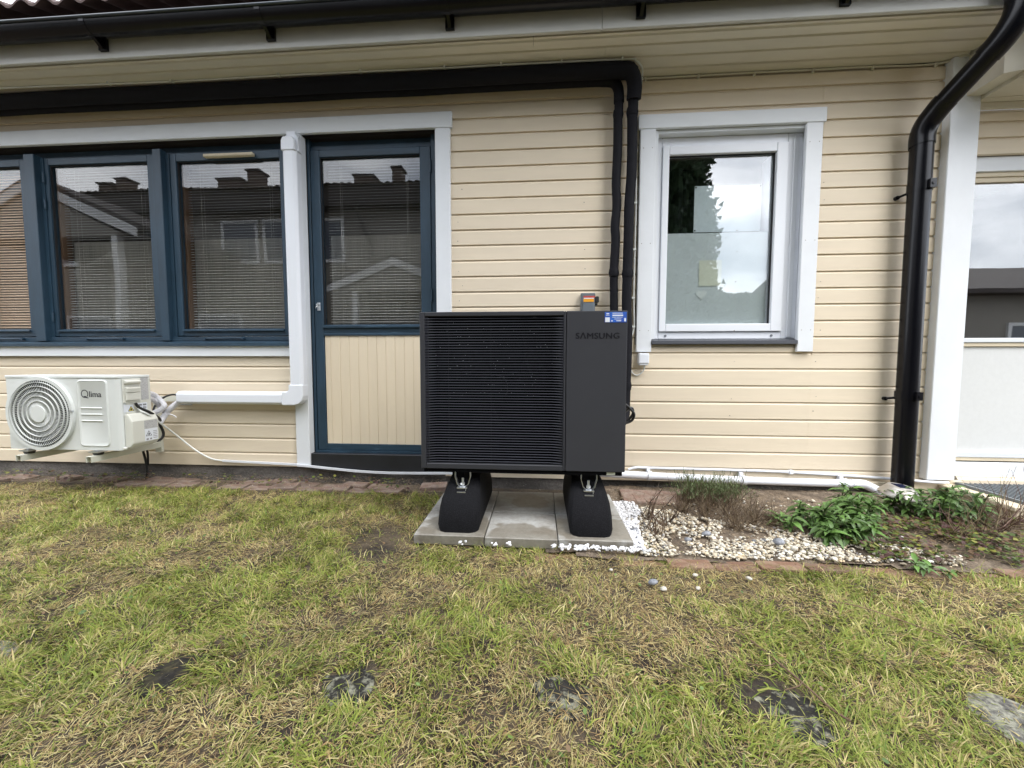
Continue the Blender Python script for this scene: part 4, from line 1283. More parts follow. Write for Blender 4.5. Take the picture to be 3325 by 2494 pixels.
# embossed panel, ribs
emb = MB()
def rrect(x0, x1, z0, z1, r, n=5):
    p = []
    for cx_, cz_, a0 in ((x1 - r, z1 - r, 0), (x0 + r, z1 - r, PI / 2), (x0 + r, z0 + r, PI), (x1 - r, z0 + r, 1.5 * PI)):
        for k in range(n + 1):
            a = a0 + (PI / 2) * k / n
            p.append((cx_ + r * math.cos(a), cz_ + r * math.sin(a)))
    return p
vs, fs = [], []
A_ = rrect(-3.088, -2.862, 0.327, 0.780, 0.030)
B_ = rrect(-3.080, -2.870, 0.335, 0.772, 0.026)
C_ = rrect(-3.074, -2.876, 0.341, 0.766, 0.022)
n = len(A_)
for P_, yy in ((A_, ay0 - 0.0003), (B_, ay0 - 0.0055), (C_, ay0 - 0.0025)):
    vs += [(p[0], yy, p[1]) for p in P_]
for q in range(2):
    for k in range(n):
        fs.append((q * n + k, q * n + (k + 1) % n, (q + 1) * n + (k + 1) % n, (q + 1) * n + k))
fs.append(tuple(range(2 * n, 3 * n)))
emb.add(vs, fs)
emb.build('embossed_panel', M['ac'], ac, smooth=True, angle=0.7)
for z in (0.588, 0.545, 0.502):
    MB().prism([(ay0 - 0.002, z - 0.007), (ay0 - 0.008, z - 0.001), (ay0 - 0.0085, z + 0.003), (ay0 - 0.002, z + 0.006)], 0, -3.062, -2.910).build('louvre_rib', M['ac'], ac, bevel=0.0015)
lg = text_mesh('lima', 0.056, M['ink'], 'logo', ac, (-3.000, ay0 - 0.0032, 0.663), extrude=0.0005, sx=0.98, bold=0.0013)
qm = MB()
qc, qr = (-3.030, 0.684), 0.0235
vs, fs = [], []
for k in range(28):
    a = -0.75 + (2 * PI - 0.25) * k / 27
    w = 0.0052
    for rr in (qr - w * 0.5, qr + w * 0.5):
        for yy in (ay0 - 0.0037, ay0 - 0.0028):
            vs.append((qc[0] + rr * math.cos(a), yy, qc[1] + rr * 1.05 * math.sin(a)))
for k in range(27):
    i, j = k * 4, (k + 1) * 4
    fs += [(i, i + 2, j + 2, j), (i + 2, i + 3, j + 3, j + 2), (i, j, j + 1, i + 1)]
qm.add(vs, fs)
qm.prism([(-3.040, 0.668), (-3.026, 0.670), (-3.014, 0.662), (-3.000, 0.6555), (-3.010, 0.654), (-3.022, 0.657), (-3.030, 0.662)], 1, ay0 - 0.0037, ay0 - 0.0028)
qm.build('logo', M['ink'], ac)
# side: service cover, valve cover, labels
X1 = ax1 + 0.0045
sc_ = MB()
sc_.box((X1, -0.434, 0.622), (X1 + 0.006, -0.322, 0.782))
sc_.build('service_cover', M['ac_side'], ac, bevel=0.0025, seg=2)
MB().prism([(X1 + 0.0062, 0.690), (X1 + 0.022, 0.690), (X1 + 0.026, 0.720), (X1 + 0.020, 0.727), (X1 + 0.0062, 0.727)], 1, -0.424, -0.332).build('cover_bulge', M['ac_side'], ac, bevel=0.003)
MB().box((X1 + 0.0062, -0.424, 0.636), (X1 + 0.018, -0.332, 0.689)).build('cover_bulge', M['ac_side'], ac, bevel=0.005, seg=2)
MB().prism([(X1 + 0.0062, 0.745), (X1 + 0.026, 0.752), (X1 + 0.028, 0.768), (X1 + 0.0062, 0.777)], 1, -0.428, -0.328).build('cover_handle', M['ac_side'], ac, bevel=0.004)
vc = MB()
vp = [(-0.436, 0.320), (-0.436, 0.525), (-0.258, 0.525), (-0.258, 0.320)]
vc.prism([(X1, 0.318), (X1, 0.545), (X1 + 0.028, 0.545), (X1 + 0.055, 0.495), (X1 + 0.055, 0.345), (X1 + 0.035, 0.318)], 1, -0.432, -0.252)
vc.build('valve_cover', M['ac_side'], ac, bevel=0.008, seg=2)
MB().box((X1, -0.45, 0.309), (X1 + 0.02, -0.433, 0.325)).build('cover_screw_tab', M['ac_side'], ac, bevel=0.004)
B('data_label', (X1, -0.312, 0.632), (X1 + 0.001, -0.262, 0.785), M['stk_silver'], ac)
B('barcode_label', (X1, -0.342, 0.560), (X1 + 0.001, -0.276, 0.612), M['stk_white'], ac)
bc = MB()
for k in range(9):
    if k not in (4,):
        bc.box((X1 + 0.0012, -0.335 + 0.006 * k, 0.568), (X1 + 0.0016, -0.3325 + 0.006 * k, 0.585))
        bc.box((X1 + 0.0012, -0.335 + 0.006 * k, 0.592), (X1 + 0.0016, -0.3310 + 0.006 * k, 0.603))
bc.build('barcode_print', M['ink'], ac)
wl_ = B('warning_label', (X1, -0.432, 0.558), (X1 + 0.001, -0.368, 0.606), M['stk_white'], ac)
def flame_triangle(parent, x, yc_, zc, s, inner):
    MB().prism([(yc_ - s, zc - s * 0.8), (yc_ + s, zc - s * 0.8), (yc_, zc + s)], 0, x, x + 0.0004).build('warning_print', M['ink'], parent)
    MB().prism([(yc_ - s * 0.74, zc - s * 0.66), (yc_ + s * 0.74, zc - s * 0.66), (yc_, zc + s * 0.74)], 0, x + 0.0005, x + 0.0008).build('warning_print', inner, parent)
    MB().prism([(yc_ - s * 0.22, zc - s * 0.5), (yc_ + s * 0.22, zc - s * 0.5), (yc_ + s * 0.28, zc - s * 0.1), (yc_, zc + s * 0.3), (yc_ - s * 0.26, zc - s * 0.15)], 0, x + 0.0009, x + 0.0012).build('warning_print', M['ink'], parent)
flame_triangle(wl_, X1 + 0.0012, -0.385, 0.578, 0.020, M['stk_yel'])
wl2 = B('warning_label', (X1 + 0.0552, -0.352, 0.348), (X1 + 0.0562, -0.262, 0.432), M['stk_white'], ac)
flame_triangle(wl2, X1 + 0.0564, -0.325, 0.398, 0.021, M['stk_white'])
B('info_label', (X1 + 0.0552, -0.352, 0.4325), (X1 + 0.0562, -0.262, 0.490), M['stk_silver'], ac)
ln_ = MB()
for k in range(5):
    ln_.box((X1 + 0.0564, -0.295, 0.360 + 0.012 * k), (X1 + 0.0567, -0.267, 0.364 + 0.012 * k))
ln_.box((X1 + 0.0564, -0.343, 0.354), (X1 + 0.0567, -0.328, 0.365))
ln_.box((X1 + 0.0564, -0.318, 0.354), (X1 + 0.0567, -0.305, 0.365))
ln_.build('label_print', M['stk_grey'], wl2)
# feet
for x in (-3.50, -2.985):
    t = MB()
    t.cyl((x, -0.43, 0.268), 2, 0.024, 0.018, 16, 0.030)
    t.build('rubber_mount', M['cable_b'], ac, smooth=True, angle=0.5)
    t = MB()
    t.box((x - 0.035, -0.462, 0.287), (x + 0.035, -0.40, 0.2955))
    t.cyl((x, -0.43, 0.296), 2, 0.013, 0.010, 12)
    t.cyl((x, -0.43, 0.3062), 2, 0.007, 0.008, 8)
    t.build('mounting_foot', M['zinc'], ac, smooth=True, angle=0.5)

# wall bracket carrying the unit
wb = thing('wall_bracket', 'cream steel wall bracket with two arms under the small fan unit', 'bracket', (-3.2, -0.1, 0.2))
for x in (-3.50, -2.985):
    a_ = MB()
    w = 0.020
    th = 0.003
    z0, z1 = 0.232, 0.268
    for y0, y1 in ((-0.49, -0.005),):
        a_.box((x - w, y0, z1 - th), (x + w, y1, z1))
        a_.box((x - w, y0, z0 - 0.004), (x - w + th, y1, z1 - th - 0.0002))
        a_.box((x + w - th, y0, z0 - 0.004), (x + w, y1, z1 - th - 0.0002))
    a_.build('arm', M['ac_bracket'], wb)
    u_ = MB()
    u_.box((x - 0.026, -0.020, 0.19), (x + 0.026, -0.0165, 0.62))
    u_.box((x + 0.023, -0.0162, 0.19), (x + 0.026, -0.0012, 0.62))
    u_.box((x - 0.026, -0.0162, 0.19), (x - 0.023, -0.0012, 0.62))
    u_.build('upright', M['ac_bracket'], wb)
    MB().cyl((x + 0.012, -0.024, 0.245), 1, 0.010, 0.006, 6).build('bolt', M['zinc'], wb)
MB().box((-3.6, -0.024, 0.59), (-2.70, -0.0205, 0.632)).build('cross_rail', M['ac_bracket'], wb)
hs = thing('refrigerant_hoses', 'bundle of white wrapped hoses between the small fan unit and the white duct', 'hose', (-2.85, -0.12, 0.4))
for pts, r in (([(-2.80, -0.27, 0.68), (-2.855, -0.16, 0.655), (-2.845, -0.12, 0.61), (-2.815, -0.12, 0.568), (-2.835, -0.14, 0.535), (-2.875, -0.18, 0.505), (-2.86, -0.22, 0.475)], 0.0185),
               ([(-2.80, -0.25, 0.64), (-2.86, -0.14, 0.60), (-2.865, -0.10, 0.55), (-2.83, -0.09, 0.52), (-2.76, -0.07, 0.585), (-2.70, -0.06, 0.62)], 0.017),
               ([(-2.82, -0.20, 0.42), (-2.84, -0.13, 0.45), (-2.835, -0.09, 0.50), (-2.79, -0.07, 0.56), (-2.72, -0.06, 0.61)], 0.020)):
    MB().tube(smooth_path(pts, 6), r, 12).build('wrapped_hose', M['tape'], hs, smooth=True)
MB().tube(smooth_path([(-2.80, -0.24, 0.44), (-2.86, -0.17, 0.50), (-2.875, -0.13, 0.57), (-2.84, -0.10, 0.625), (-2.78, -0.08, 0.648), (-2.72, -0.06, 0.63)], 6), 0.007, 8).build('black_cable', M['cable_b'], hs, smooth=True)
MB().tube(smooth_path([(-2.762, -0.37, 0.615), (-2.755, -0.35, 0.58), (-2.74, -0.30, 0.545), (-2.78, -0.2, 0.49), (-2.82, -0.15, 0.46)], 6), 0.009, 8).build('black_cable', M['cable_b'], hs, smooth=True)
MB().tube(smooth_path([(-2.80, -0.20, 0.45), (-2.81, -0.16, 0.42), (-2.80, -0.15, 0.36), (-2.80, -0.18, 0.32), (-2.83, -0.22, 0.315)], 6), 0.009, 8).build('black_cable', M['cable_b'], hs, smooth=True)
MB().tube(smooth_path([(-2.805, -0.12, 0.50), (-2.77, -0.11, 0.50), (-2.74, -0.10, 0.478)], 6), 0.004, 6).build('tape_end', M['tape'], hs, smooth=True)
MB().tube([(-2.872, -0.182, 0.508), (-2.866, -0.20, 0.494)], 0.0195, 12).build('tie', M['cable_b'], hs, smooth=True)
dn = MB()
dn.tube(smooth_path([(-3.06, -0.08, 0.24), (-3.06, -0.06, 0.15), (-3.06, -0.05, 0.06), (-3.06, -0.06, -0.02)], 4), 0.008, 8)
dn.tube(smooth_path([(-3.02, -0.08, 0.24), (-3.035, -0.06, 0.17), (-3.055, -0.045, 0.09)], 4), 0.007, 8)
tag(dn.build('condensate_hose', M['cable_b'], smooth=True), 'thin black drain hose hanging below the small fan unit', 'hose')

# ================================================================== GROUND DETAILS
# brick strip along the wall, left of the slabs
strip = MB().box((-4.4, -0.285, -0.12), (-0.66, 0.0, -0.030)).build('brick_strip', M['bedsoil'])
structure(strip)
b0 = None
def brick_mesh(L_, W_, H_):
    return MB().box((-L_ / 2, -W_ / 2, -H_), (L_ / 2, W_ / 2, 0))
for row, (yc_, off) in enumerate(((-0.075, 0.0), (-0.185, 0.1))):
    for k in range(19):
        x = -4.3 + off + k * 0.196
        if x > -0.72 or rnd.random() < (0.12 if x > -2.3 else 0.45):
            continue
        if b0 is None:
            b0 = brick_mesh(0.19, 0.10, 0.05).build('brick', M['brick'], strip, bevel=0.007, seg=2)
            o = b0
        else:
            o = b0.copy()
            col.objects.link(o)
        o.location = (x + rnd.uniform(-0.006, 0.006), yc_ + rnd.uniform(-0.006, 0.006), -0.004 + rnd.uniform(-0.016, 0.010))
        o.rotation_euler = (rnd.uniform(-0.08, 0.08), rnd.uniform(-0.05, 0.05), rnd.uniform(-0.16, 0.16))
# brown edging bricks in front of the pebble bed
edge = MB().box((-0.62, -1.085, -0.12), (2.45, -1.0, -0.025)).build('brick_edging', M['bedsoil'])
structure(edge)
e0 = None
for k in range(15):
    x = -0.52 + k * 0.2
    if x > 2.35:
        break
    if e0 is None:
        e0 = brick_mesh(0.192, 0.075, 0.06).build('brick', M['edge'], edge, bevel=0.010, seg=2)
        o = e0
    else:
        o = e0.copy()
        col.objects.link(o)
    o.location = (x, -1.035 - 0.022 * (x > 0.4) + rnd.uniform(-0.008, 0.008), (-0.005 if x > 0.4 else -0.020) + rnd.uniform(-0.010, 0.006))
    o.rotation_euler = (rnd.uniform(-0.08, 0.08), rnd.uniform(-0.03, 0.03), rnd.uniform(-0.06, 0.06))
# flat pavers partly buried behind the bed
for (x, y_, a, w, d) in ((0.78, -0.22, 0.1, 0.38, 0.22), (1.25, -0.16, -0.05, 0.34, 0.20), (0.60, -0.12, 0.0, 0.20, 0.14)):
    pass
pv = MB().box((-0.19, -0.11, -0.05), (0.19, 0.11, 0)).build('paving_stone', M['brick'], bevel=0.01, seg=2)
pv.location = (0.74, -0.24, 0.016)
pv.rotation_euler = (0.02, 0.01, -0.06)
tag(pv, 'flat reddish paving stone half buried behind the white pebbles', 'paving stone')

# stepping stones
ST = {
 'a': ([(-1.114, -1.889), (-1.132, -1.841), (-1.127, -1.791), (-1.061, -1.732), (-1.016, -1.754), (-1.006, -1.814), (-1.032, -1.867), (-1.062, -1.893)], 'darkstone', 'dark mossy stepping stone almost swallowed by the lawn, lower left'),
 'b': ([(-0.631, -1.777), (-0.575, -1.769), (-0.531, -1.742), (-0.507, -1.712), (-0.481, -1.743), (-0.456, -1.808), (-0.461, -1.845), (-0.491, -1.862), (-0.533, -1.88), (-0.577, -1.857)], 'lichen', 'small stepping stone with pale lichen, left of centre in the lawn'),
 'c': ([(-0.021, -1.776), (0.043, -1.728), (0.154, -1.763), (0.153, -1.841), (0.107, -1.879), (0.029, -1.868)], 'lichen', 'stepping stone nearly overgrown with straw, in front of the heat pump'),
 'd': ([(0.538, -1.735), (0.635, -1.698), (0.692, -1.707), (0.720, -1.743), (0.735, -1.809), (0.730, -1.866), (0.693, -1.900), (0.647, -1.915), (0.597, -1.876), (0.534, -1.827)], 'lichen', 'large black stepping stone with round lichen spots beside a long dry twig'),
 'e': ([(1.180, -1.700), (1.239, -1.692), (1.30, -1.752), (1.36, -1.84), (1.26, -1.93), (1.146, -1.86), (1.119, -1.805), (1.135, -1.739)], 'greystone', 'grey lichen covered stepping stone at the far right of the lawn'),
 'f': ([(-1.85, -1.74), (-1.74, -1.715), (-1.67, -1.729), (-1.645, -1.753), (-1.68, -1.79), (-1.83, -1.80)], 'greystone', 'grey stepping stone at the far left edge of the lawn'),
}
for key, (poly, mk, label) in ST.items():
    cx_ = sum(p[0] for p in poly) / len(poly)
    cy_ = sum(p[1] for p in poly) / len(poly)
    zt = float(hgt(cx_, cy_)) + 0.001
    # rounded outline
    pts = smooth_path([(p[0], p[1], 0) for p in poly + [poly[0]]], 3)[:-1]
    n = len(pts)
    vs, fs = [], []
    for sc, dz in ((1.0, -0.05), (1.0, -0.008), (0.94, 0.0), (0.6, 0.003)):
        for p in pts:
            vs.append((cx_ + (p.x - cx_) * sc, cy_ + (p.y - cy_) * sc, zt + dz + rnd.uniform(-0.0015, 0.0015)))
    for i in range(3):
        for j in range(n):
            fs.append((i * n + j, i * n + (j + 1) % n, (i + 1) * n + (j + 1) % n, (i + 1) * n + j))
    vs.append((cx_, cy_, zt + 0.004))
    fs += [(3 * n + j, 3 * n + (j + 1) % n, 4 * n) for j in range(n)]
    mb = MB()
    mb.add(vs, fs)
    tag(mb.build('stepping_stone', M[mk], smooth=True, angle=0.7), label, 'stepping stone', 'stepping stones in the lawn')

# loose stones
def stone(x, y_, s, z, m, label, name='stone', group=None, sq=(1, 0.75, 0.6), rz=0.3):
    bm = bmesh.new()
    bmesh.ops.create_icosphere(bm, subdivisions=2, radius=1)
    r = random.Random(int(x * 1000) + 31)
    ph = [r.uniform(0, 6) for _ in range(4)]
    for v in bm.verts:
        k = 1 + 0.10 * math.sin(3 * v.co.x + ph[0]) + 0.10 * math.sin(4 * v.co.y + ph[1]) + 0.07 * math.sin(5 * v.co.z + ph[2])
        v.co = Vector((v.co.x * sq[0], v.co.y * sq[1], v.co.z * sq[2])) * s * k
    me = bpy.data.meshes.new(name)
    bm.to_mesh(me)
    bm.free()
    me.materials.append(m)
    me.polygons.foreach_set('use_smooth', [True] * len(me.polygons))
    o = link(name, me)
    o.location = (x, y_, z)
    o.rotation_euler = (0, 0, rz)
    tag(o, label, 'stone', group)
    return o
G = 'loose stones in the lawn and bed'
stone(0.464, -1.255, 0.019, 0.012, M['cobble'], 'smooth blue grey cobble lying in the lawn, larger of a touching pair', group=G)
stone(0.494, -1.290, 0.014, 0.006, M['palecobble'], 'pale rounded cobble touching the blue grey cobble in the lawn', group=G)
stone(0.313, -1.164, 0.009, 0.006, M['palecobble'], 'small white pebble alone in the grass in front of the right rubber foot', group=G)
stone(0.659, -1.179, 0.012, 0.006, M['palecobble'], 'white pebble in the grass just before the brown brick edging', group=G)
stone(0.632, -1.275, 0.011, 0.006, M['palecobble'], 'white pebble in bare soil right of the blue grey cobble', group=G, rz=1.0)
stone(0.873, -1.187, 0.012, 0.006, M['palecobble'], 'elongated white pebble in grass right of the other lawn pebbles', group=G, rz=2.1)
stone(1.175, -0.875, 0.030, 0.022, M['cobble'], 'large grey cobble among cream pebbles left of the leafy plants', group=G)
stone(1.215, -0.925, 0.018, 0.016, M['palecobble'], 'tan cobble in front of the large grey cobble in the pebble bed', group=G)
stone(0.500, -0.790, 0.024, 0.020, M['cobble'], 'dark slate stone at the edge of the right concrete slab', group=G, sq=(1, 0.5, 0.5))
stone(0.745, -0.870, 0.022, 0.018, M['cobble'], 'flat grey stone in the middle of the pebble bed', group=G, sq=(1, 0.6, 0.4))
stone(0.860, -0.800, 0.026, 0.020, M['cobble'], 'grey stone behind the flat one in the pebble bed', group=G, sq=(1, 0.7, 0.45))

# pebbles
def ico():
    bm = bmesh.new()
    bmesh.ops.create_icosphere(bm, subdivisions=1, radius=1)
    v = np.array([tuple(q.co) for q in bm.verts])
    f = np.array([[q.index for q in p.verts] for p in bm.faces])
    bm.free()
    return v, f
IV, IF = ico()
rs = np.random.RandomState(11)
def pebbles(name, xs_, ys_, zs_, sizes, cols, flat=0.6, angular=False):
    n = len(xs_)
    a = rs.rand(n) * 2 * PI
    sxyz = np.stack([np.ones(n), 0.6 + 0.35 * rs.rand(n), flat * (0.7 + 0.5 * rs.rand(n))], -1) * sizes[:, None]
    V = IV[None] * (1 + (0.22 if angular else 0.09) * (rs.rand(n, len(IV), 1) - 0.5) * 2)
    V = V * sxyz[:, None, :]
    c, s = np.cos(a)[:, None], np.sin(a)[:, None]
    x = V[..., 0] * c - V[..., 1] * s
    y_ = V[..., 0] * s + V[..., 1] * c
    tx = (rs.rand(n) - 0.5)[:, None] * 0.6
    V = np.stack([x, y_, V[..., 2] + tx * y_], -1) + np.stack([xs_, ys_, zs_], -1)[:, None, :]
    F = IF[None] + (np.arange(n) * len(IV))[:, None, None]
    me = bpy.data.meshes.new(name)
    nv, nf = n * len(IV), n * len(IF)
    me.vertices.add(nv)
    me.vertices.foreach_set('co', V.reshape(-1).astype(np.float32))
    me.loops.add(nf * 3)
    me.loops.foreach_set('vertex_index', F.reshape(-1).astype(np.int32))
    me.polygons.add(nf)
    me.polygons.foreach_set('loop_start', np.arange(0, nf * 3, 3, dtype=np.int32))
    me.polygons.foreach_set('use_smooth', np.full(nf, not angular))
    me.update(calc_edges=True)
    me.materials.append(M['pebble'])
    set_col(me, np.repeat(cols, len(IV), axis=0))
    o = link(name, me)
    return stuff(o)

# cream pebble bed
n = 17000
px = 0.47 + rs.rand(n) * 2.0
py = -1.03 + rs.rand(n) * 0.8
bedpoly = [(0.475, -1.02), (0.475, -0.42), (0.66, -0.44), (0.84, -0.52), (1.0, -0.62), (1.15, -0.64), (1.45, -0.80), (1.75, -0.86), (1.95, -0.93), (1.9, -1.0), (1.4, -1.005), (0.9, -1.02)]
fall = fnoise(px, py, 5)
keep = inpoly(px, py, bedpoly) & (fall > 0.33)
keep |= (rs.rand(n) < 0.05) & (py < -0.12) & (px < 1.9)
px, py = px[keep], py[keep]
n = len(px)
sz = 0.0032 + 0.0095 * rs.rand(n) ** 3.5 + 0.0026 * rs.rand(n)
pal = np.array([(0.62, 0.56, 0.44), (0.70, 0.66, 0.56), (0.52, 0.44, 0.32), (0.74, 0.72, 0.66), (0.42, 0.37, 0.29), (0.20, 0.20, 0.21), (0.62, 0.50, 0.33)])
ci = rs.choice(len(pal), n, p=[0.25, 0.22, 0.19, 0.10, 0.12, 0.05, 0.07])
cl_ = pal[ci] * (0.72 + 0.45 * rs.rand(n, 1))
pebbles('cream_pebbles', px, py, 0.003 + 0.013 * rs.rand(n) + (fnoise(px, py, 4) - 0.5) * 0.03, sz, cl_)
# white marble chips beside the slabs
n = 1500
px = 0.462 + rs.rand(n) ** 1.5 * 0.20
py = -0.985 + rs.rand(n) * 0.60
k1 = px < 0.475 + 0.17 * np.clip(1 - (py + 0.42) / -0.62, 0.12, 1) * (0.6 + 0.8 * vnoise(px, py, 9))
px, py = px[k1], py[k1]
m2 = 150
px = np.concatenate([px, 0.06 + rs.rand(m2) * 0.46, -0.40 + rs.rand(10) * 0.3])
py = np.concatenate([py, -0.985 - rs.rand(m2) * 0.030, -0.988 - rs.rand(10) * 0.015])
n = len(px)
sz = 0.006 + 0.005 * rs.rand(n)
cl_ = np.array([(0.80, 0.80, 0.82)]) * (0.82 + 0.2 * rs.rand(n, 1))
pebbles('white_marble_chips', px, py, 0.012 + 0.016 * rs.rand(n), sz, cl_, 0.7, True)
# sparse white crumbs in the strip soil
n = 160
px = -4.2 + rs.rand(n) * 6.8
py = -0.28 + rs.rand(n) * 0.25
pebbles('grit', px, py, 0.004 + 0.004 * rs.rand(n), 0.003 + 0.004 * rs.rand(n) ** 2, np.array([(0.5, 0.46, 0.38)]) * (0.5 + 0.6 * rs.rand(n, 1)))

# ------------------------------------------------------------------ grass
stone_polys = [shrink(v[0], {'a': 1.0, 'b': 1.0, 'c': 0.62, 'd': 1.06, 'e': 1.0, 'f': 0.55}[k]) for k, v in ST.items()]
def blades(name, n_try, mode, seed):
    r = np.random.RandomState(seed)
    x = r.rand(n_try) * 8.9 - 4.9
    # denser close to the camera
    y_ = -2.55 + r.rand(n_try) ** 1.25 * 2.40
    back = np.where(x < -0.66, -0.10 - 0.30 * fnoise(x, y_ * 0, 3.0), np.where(x < 0.46, -0.966, -1.062 + 0.06 * (fnoise(x, y_ * 0, 4.0) - 0.5)))
    back = np.where(x > 2.1, -0.98, back)
    edge_soft = back + 0.09 * (r.rand(n_try) - 0.5) * np.where(np.abs(x + 0.1) < 0.6, 0.4, 1.0)
    ok = (y_ < edge_soft) | ((x < -0.68) & (y_ < -0.025) & (fnoise(x, y_, 5.0) > 0.5) & (r.rand(n_try) < 0.14)) | ((x > 0.5) & (y_ < -0.9) & (y_ > -1.12) & (fnoise(x, y_, 6.0) > 0.48) & (r.rand(n_try) < 0.25))
    for p in stone_polys:
        ok &= ~(inpoly(x + 0.03 * (fnoise(x, y_, 22) - 0.5), y_ + 0.05 * (fnoise(x + 9, y_, 22) - 0.5), p) & (r.rand(n_try) > 0.10))
    x, y_ = x[ok], y_[ok]
    n = len(x)
    # bare and dry areas
    dry = fnoise(x, y_, 2.3)
    fine = fnoise(x + 20, y_ - 9, 8.0)
    bias = np.zeros(n)
    bias += 0.95 * np.exp(-(((x + 0.82) / 0.14) ** 2 + ((y_ + 0.96 + 0.25 * (x + 0.82)) / 0.20) ** 2))          # worn patch left of the slabs
    bias += 0.20 * np.exp(-(((x - 0.7) / 0.55) ** 2 + ((y_ + 1.22) / 0.14) ** 2))
    bias += 0.17 * np.exp(-(((x - 0.0) / 0.7) ** 2 + ((y_ + 1.42) / 0.25) ** 2))
    bias += 0.14 * np.exp(-(((x + 0.42) / 0.25) ** 2 + ((y_ + 1.52) / 0.12) ** 2))
    bias += 0.16 * np.exp(-(((x - 0.08) / 0.14) ** 2 + ((y_ + 1.80) / 0.12) ** 2))
    bias += 0.10 * np.exp(-(((x + 0.2) / 1.2) ** 2 + ((y_ + 1.06) / 0.06) ** 2))
    bias += 0.12 * np.exp(-(((y_ - np.where(x < -0.66, -0.28, -9)) / 0.10) ** 2))
    bias -= 0.12 * np.exp(-(((x - 0.95) / 0.4) ** 2 + ((y_ + 1.55) / 0.3) ** 2))
    bias -= 0.12 * np.exp(-(((x - 0.38) / 0.16) ** 2 + ((y_ + 1.72) / 0.16) ** 2))
    bias -= 0.10 * np.exp(-(((x + 0.75) / 0.2) ** 2 + ((y_ + 1.80) / 0.15) ** 2))
    bias -= 0.07 * np.exp(-(((x + 1.8) / 0.9) ** 2 + ((y_ + 0.75) / 0.3) ** 2))
    dryness = np.clip((dry - 0.5) * 3.0 + (fine - 0.5) * 2.0 + bias * 1.6 + 0.38, 0, 1)
    if mode == 'green':
        ok = r.rand(n) < np.clip(1.12 - 0.92 * dryness, 0.06, 1)
        ok &= r.rand(n) < np.clip(1.3 - 2.2 * np.clip(bias, 0, 1), 0.25, 1)
    else:
        ok = r.rand(n) < np.clip(0.45 + 0.55 * dryness, 0, 1)
        ok &= r.rand(n) < np.clip(1.25 - 2.6 * np.clip(bias - 0.12, 0, 1), 0.22, 1)
    x, y_, dryness, fine, bias = x[ok], y_[ok], dryness[ok], fine[ok], bias[ok]
    n = len(x)
    z = hgt(x, y_)
    a = r.rand(n) * 2 * PI
    # patches lean the same way, as trampled grass does
    flow = fnoise(x + 40, y_ + 3, 6.5) * 5 * PI + fnoise(x - 7, y_ + 31, 1.3) * 2 * PI
    a = np.where(r.rand(n) < 0.72, flow + r.randn(n) * 0.6, a)
    if mode == 'green':
        L_ = 0.020 + 0.040 * r.rand(n) ** 1.5 + 0.014 * (1 - dryness)
        tall = r.rand(n) < 0.02
        L_ = np.where(tall, L_ * 1.5, L_)
        lean = np.radians(26 + 52 * r.rand(n) ** 0.8)
        w = 0.0009 + 0.0008 * r.rand(n)
        w *= np.where(r.rand(n) < 0.10, 1.9, 1)
        curl = np.radians(10 + 45 * r.rand(n))
    else:
        L_ = 0.012 + 0.026 * r.rand(n) ** 1.3
        lean = np.radians(66 + 23 * r.rand(n))
        w = 0.00045 + 0.0006 * r.rand(n)
        curl = np.radians(r.rand(n) * 12 - 3)
        z = z + 0.002 + 0.014 * r.rand(n)
    d = np.stack([np.cos(a), np.sin(a)], -1)
    side = np.stack([-np.sin(a), np.cos(a)], -1)
    tw = (r.rand(n) - 0.5) * 1.2
    p0 = np.stack([x, y_, z - 0.004], -1)
    def step(p, ang, l):
        return p + np.stack([d[:, 0] * np.sin(ang) * l, d[:, 1] * np.sin(ang) * l, np.cos(ang) * l], -1)
    p1 = step(p0, lean, L_ * 0.55)
    p2 = step(p1, np.minimum(lean + curl, 1.9), L_ * 0.45)
    p2[:, 2] = np.maximum(p2[:, 2], hgt(p2[:, 0], p2[:, 1]) + 0.001)
    s3 = np.stack([side[:, 0] * np.cos(tw), side[:, 1] * np.cos(tw), np.sin(tw) * 0.8], -1) * w[:, None]
    V = np.stack([p0 - s3, p0 + s3, p1 + s3 * 0.85, p1 - s3 * 0.85, p2], 1)
    g = np.array([(0.160, 0.200, 0.034), (0.195, 0.225, 0.042), (0.245, 0.250, 0.060), (0.105, 0.155, 0.028), (0.300, 0.275, 0.10)])
    st_ = np.array([(0.37, 0.305, 0.14), (0.32, 0.245, 0.105), (0.44, 0.375, 0.19), (0.25, 0.165, 0.075), (0.15, 0.10, 0.055)])
    if mode == 'green':
        c = g[r.choice(5, n, p=[0.26, 0.28, 0.22, 0.14, 0.10])]
        mixd = r.rand(n) < 0.10 + 0.38 * dryness
        c = np.where(mixd[:, None], st_[r.choice(5, n, p=[0.3, 0.25, 0.25, 0.12, 0.08])], c)
    else:
        c = st_[r.choice(5, n, p=[0.27, 0.26, 0.15, 0.19, 0.13])]
        mg = r.rand(n) < 0.30 * (1 - dryness)
        c = np.where(mg[:, None], g[r.choice(5, n)], c)
        dk_ = np.clip(1.12 - 0.55 * np.clip(bias, 0, 1) * 2, 0.45, 1.1)
        c = c * dk_[:, None]
    tuft = fnoise(x + 3, y_ + 60, 11.0)
    c = c * (0.98 + 0.62 * r.rand(n, 1)) * (0.72 + 0.56 * tuft[:, None])
    C = np.repeat(c[:, None, :], 5, 1)
    base = np.arange(n) * 5
    me = bpy.data.meshes.new(name)
    me.vertices.add(n * 5)
    me.vertices.foreach_set('co', V.reshape(-1).astype(np.float32))
    loops = np.stack([base, base + 1, base + 2, base + 3, base + 3, base + 2, base + 4], -1)
    me.loops.add(n * 7)
    me.loops.foreach_set('vertex_index', loops.reshape(-1).astype(np.int32))
    me.polygons.add(n * 2)
    ls = np.stack([np.arange(n) * 7, np.arange(n) * 7 + 4], -1)
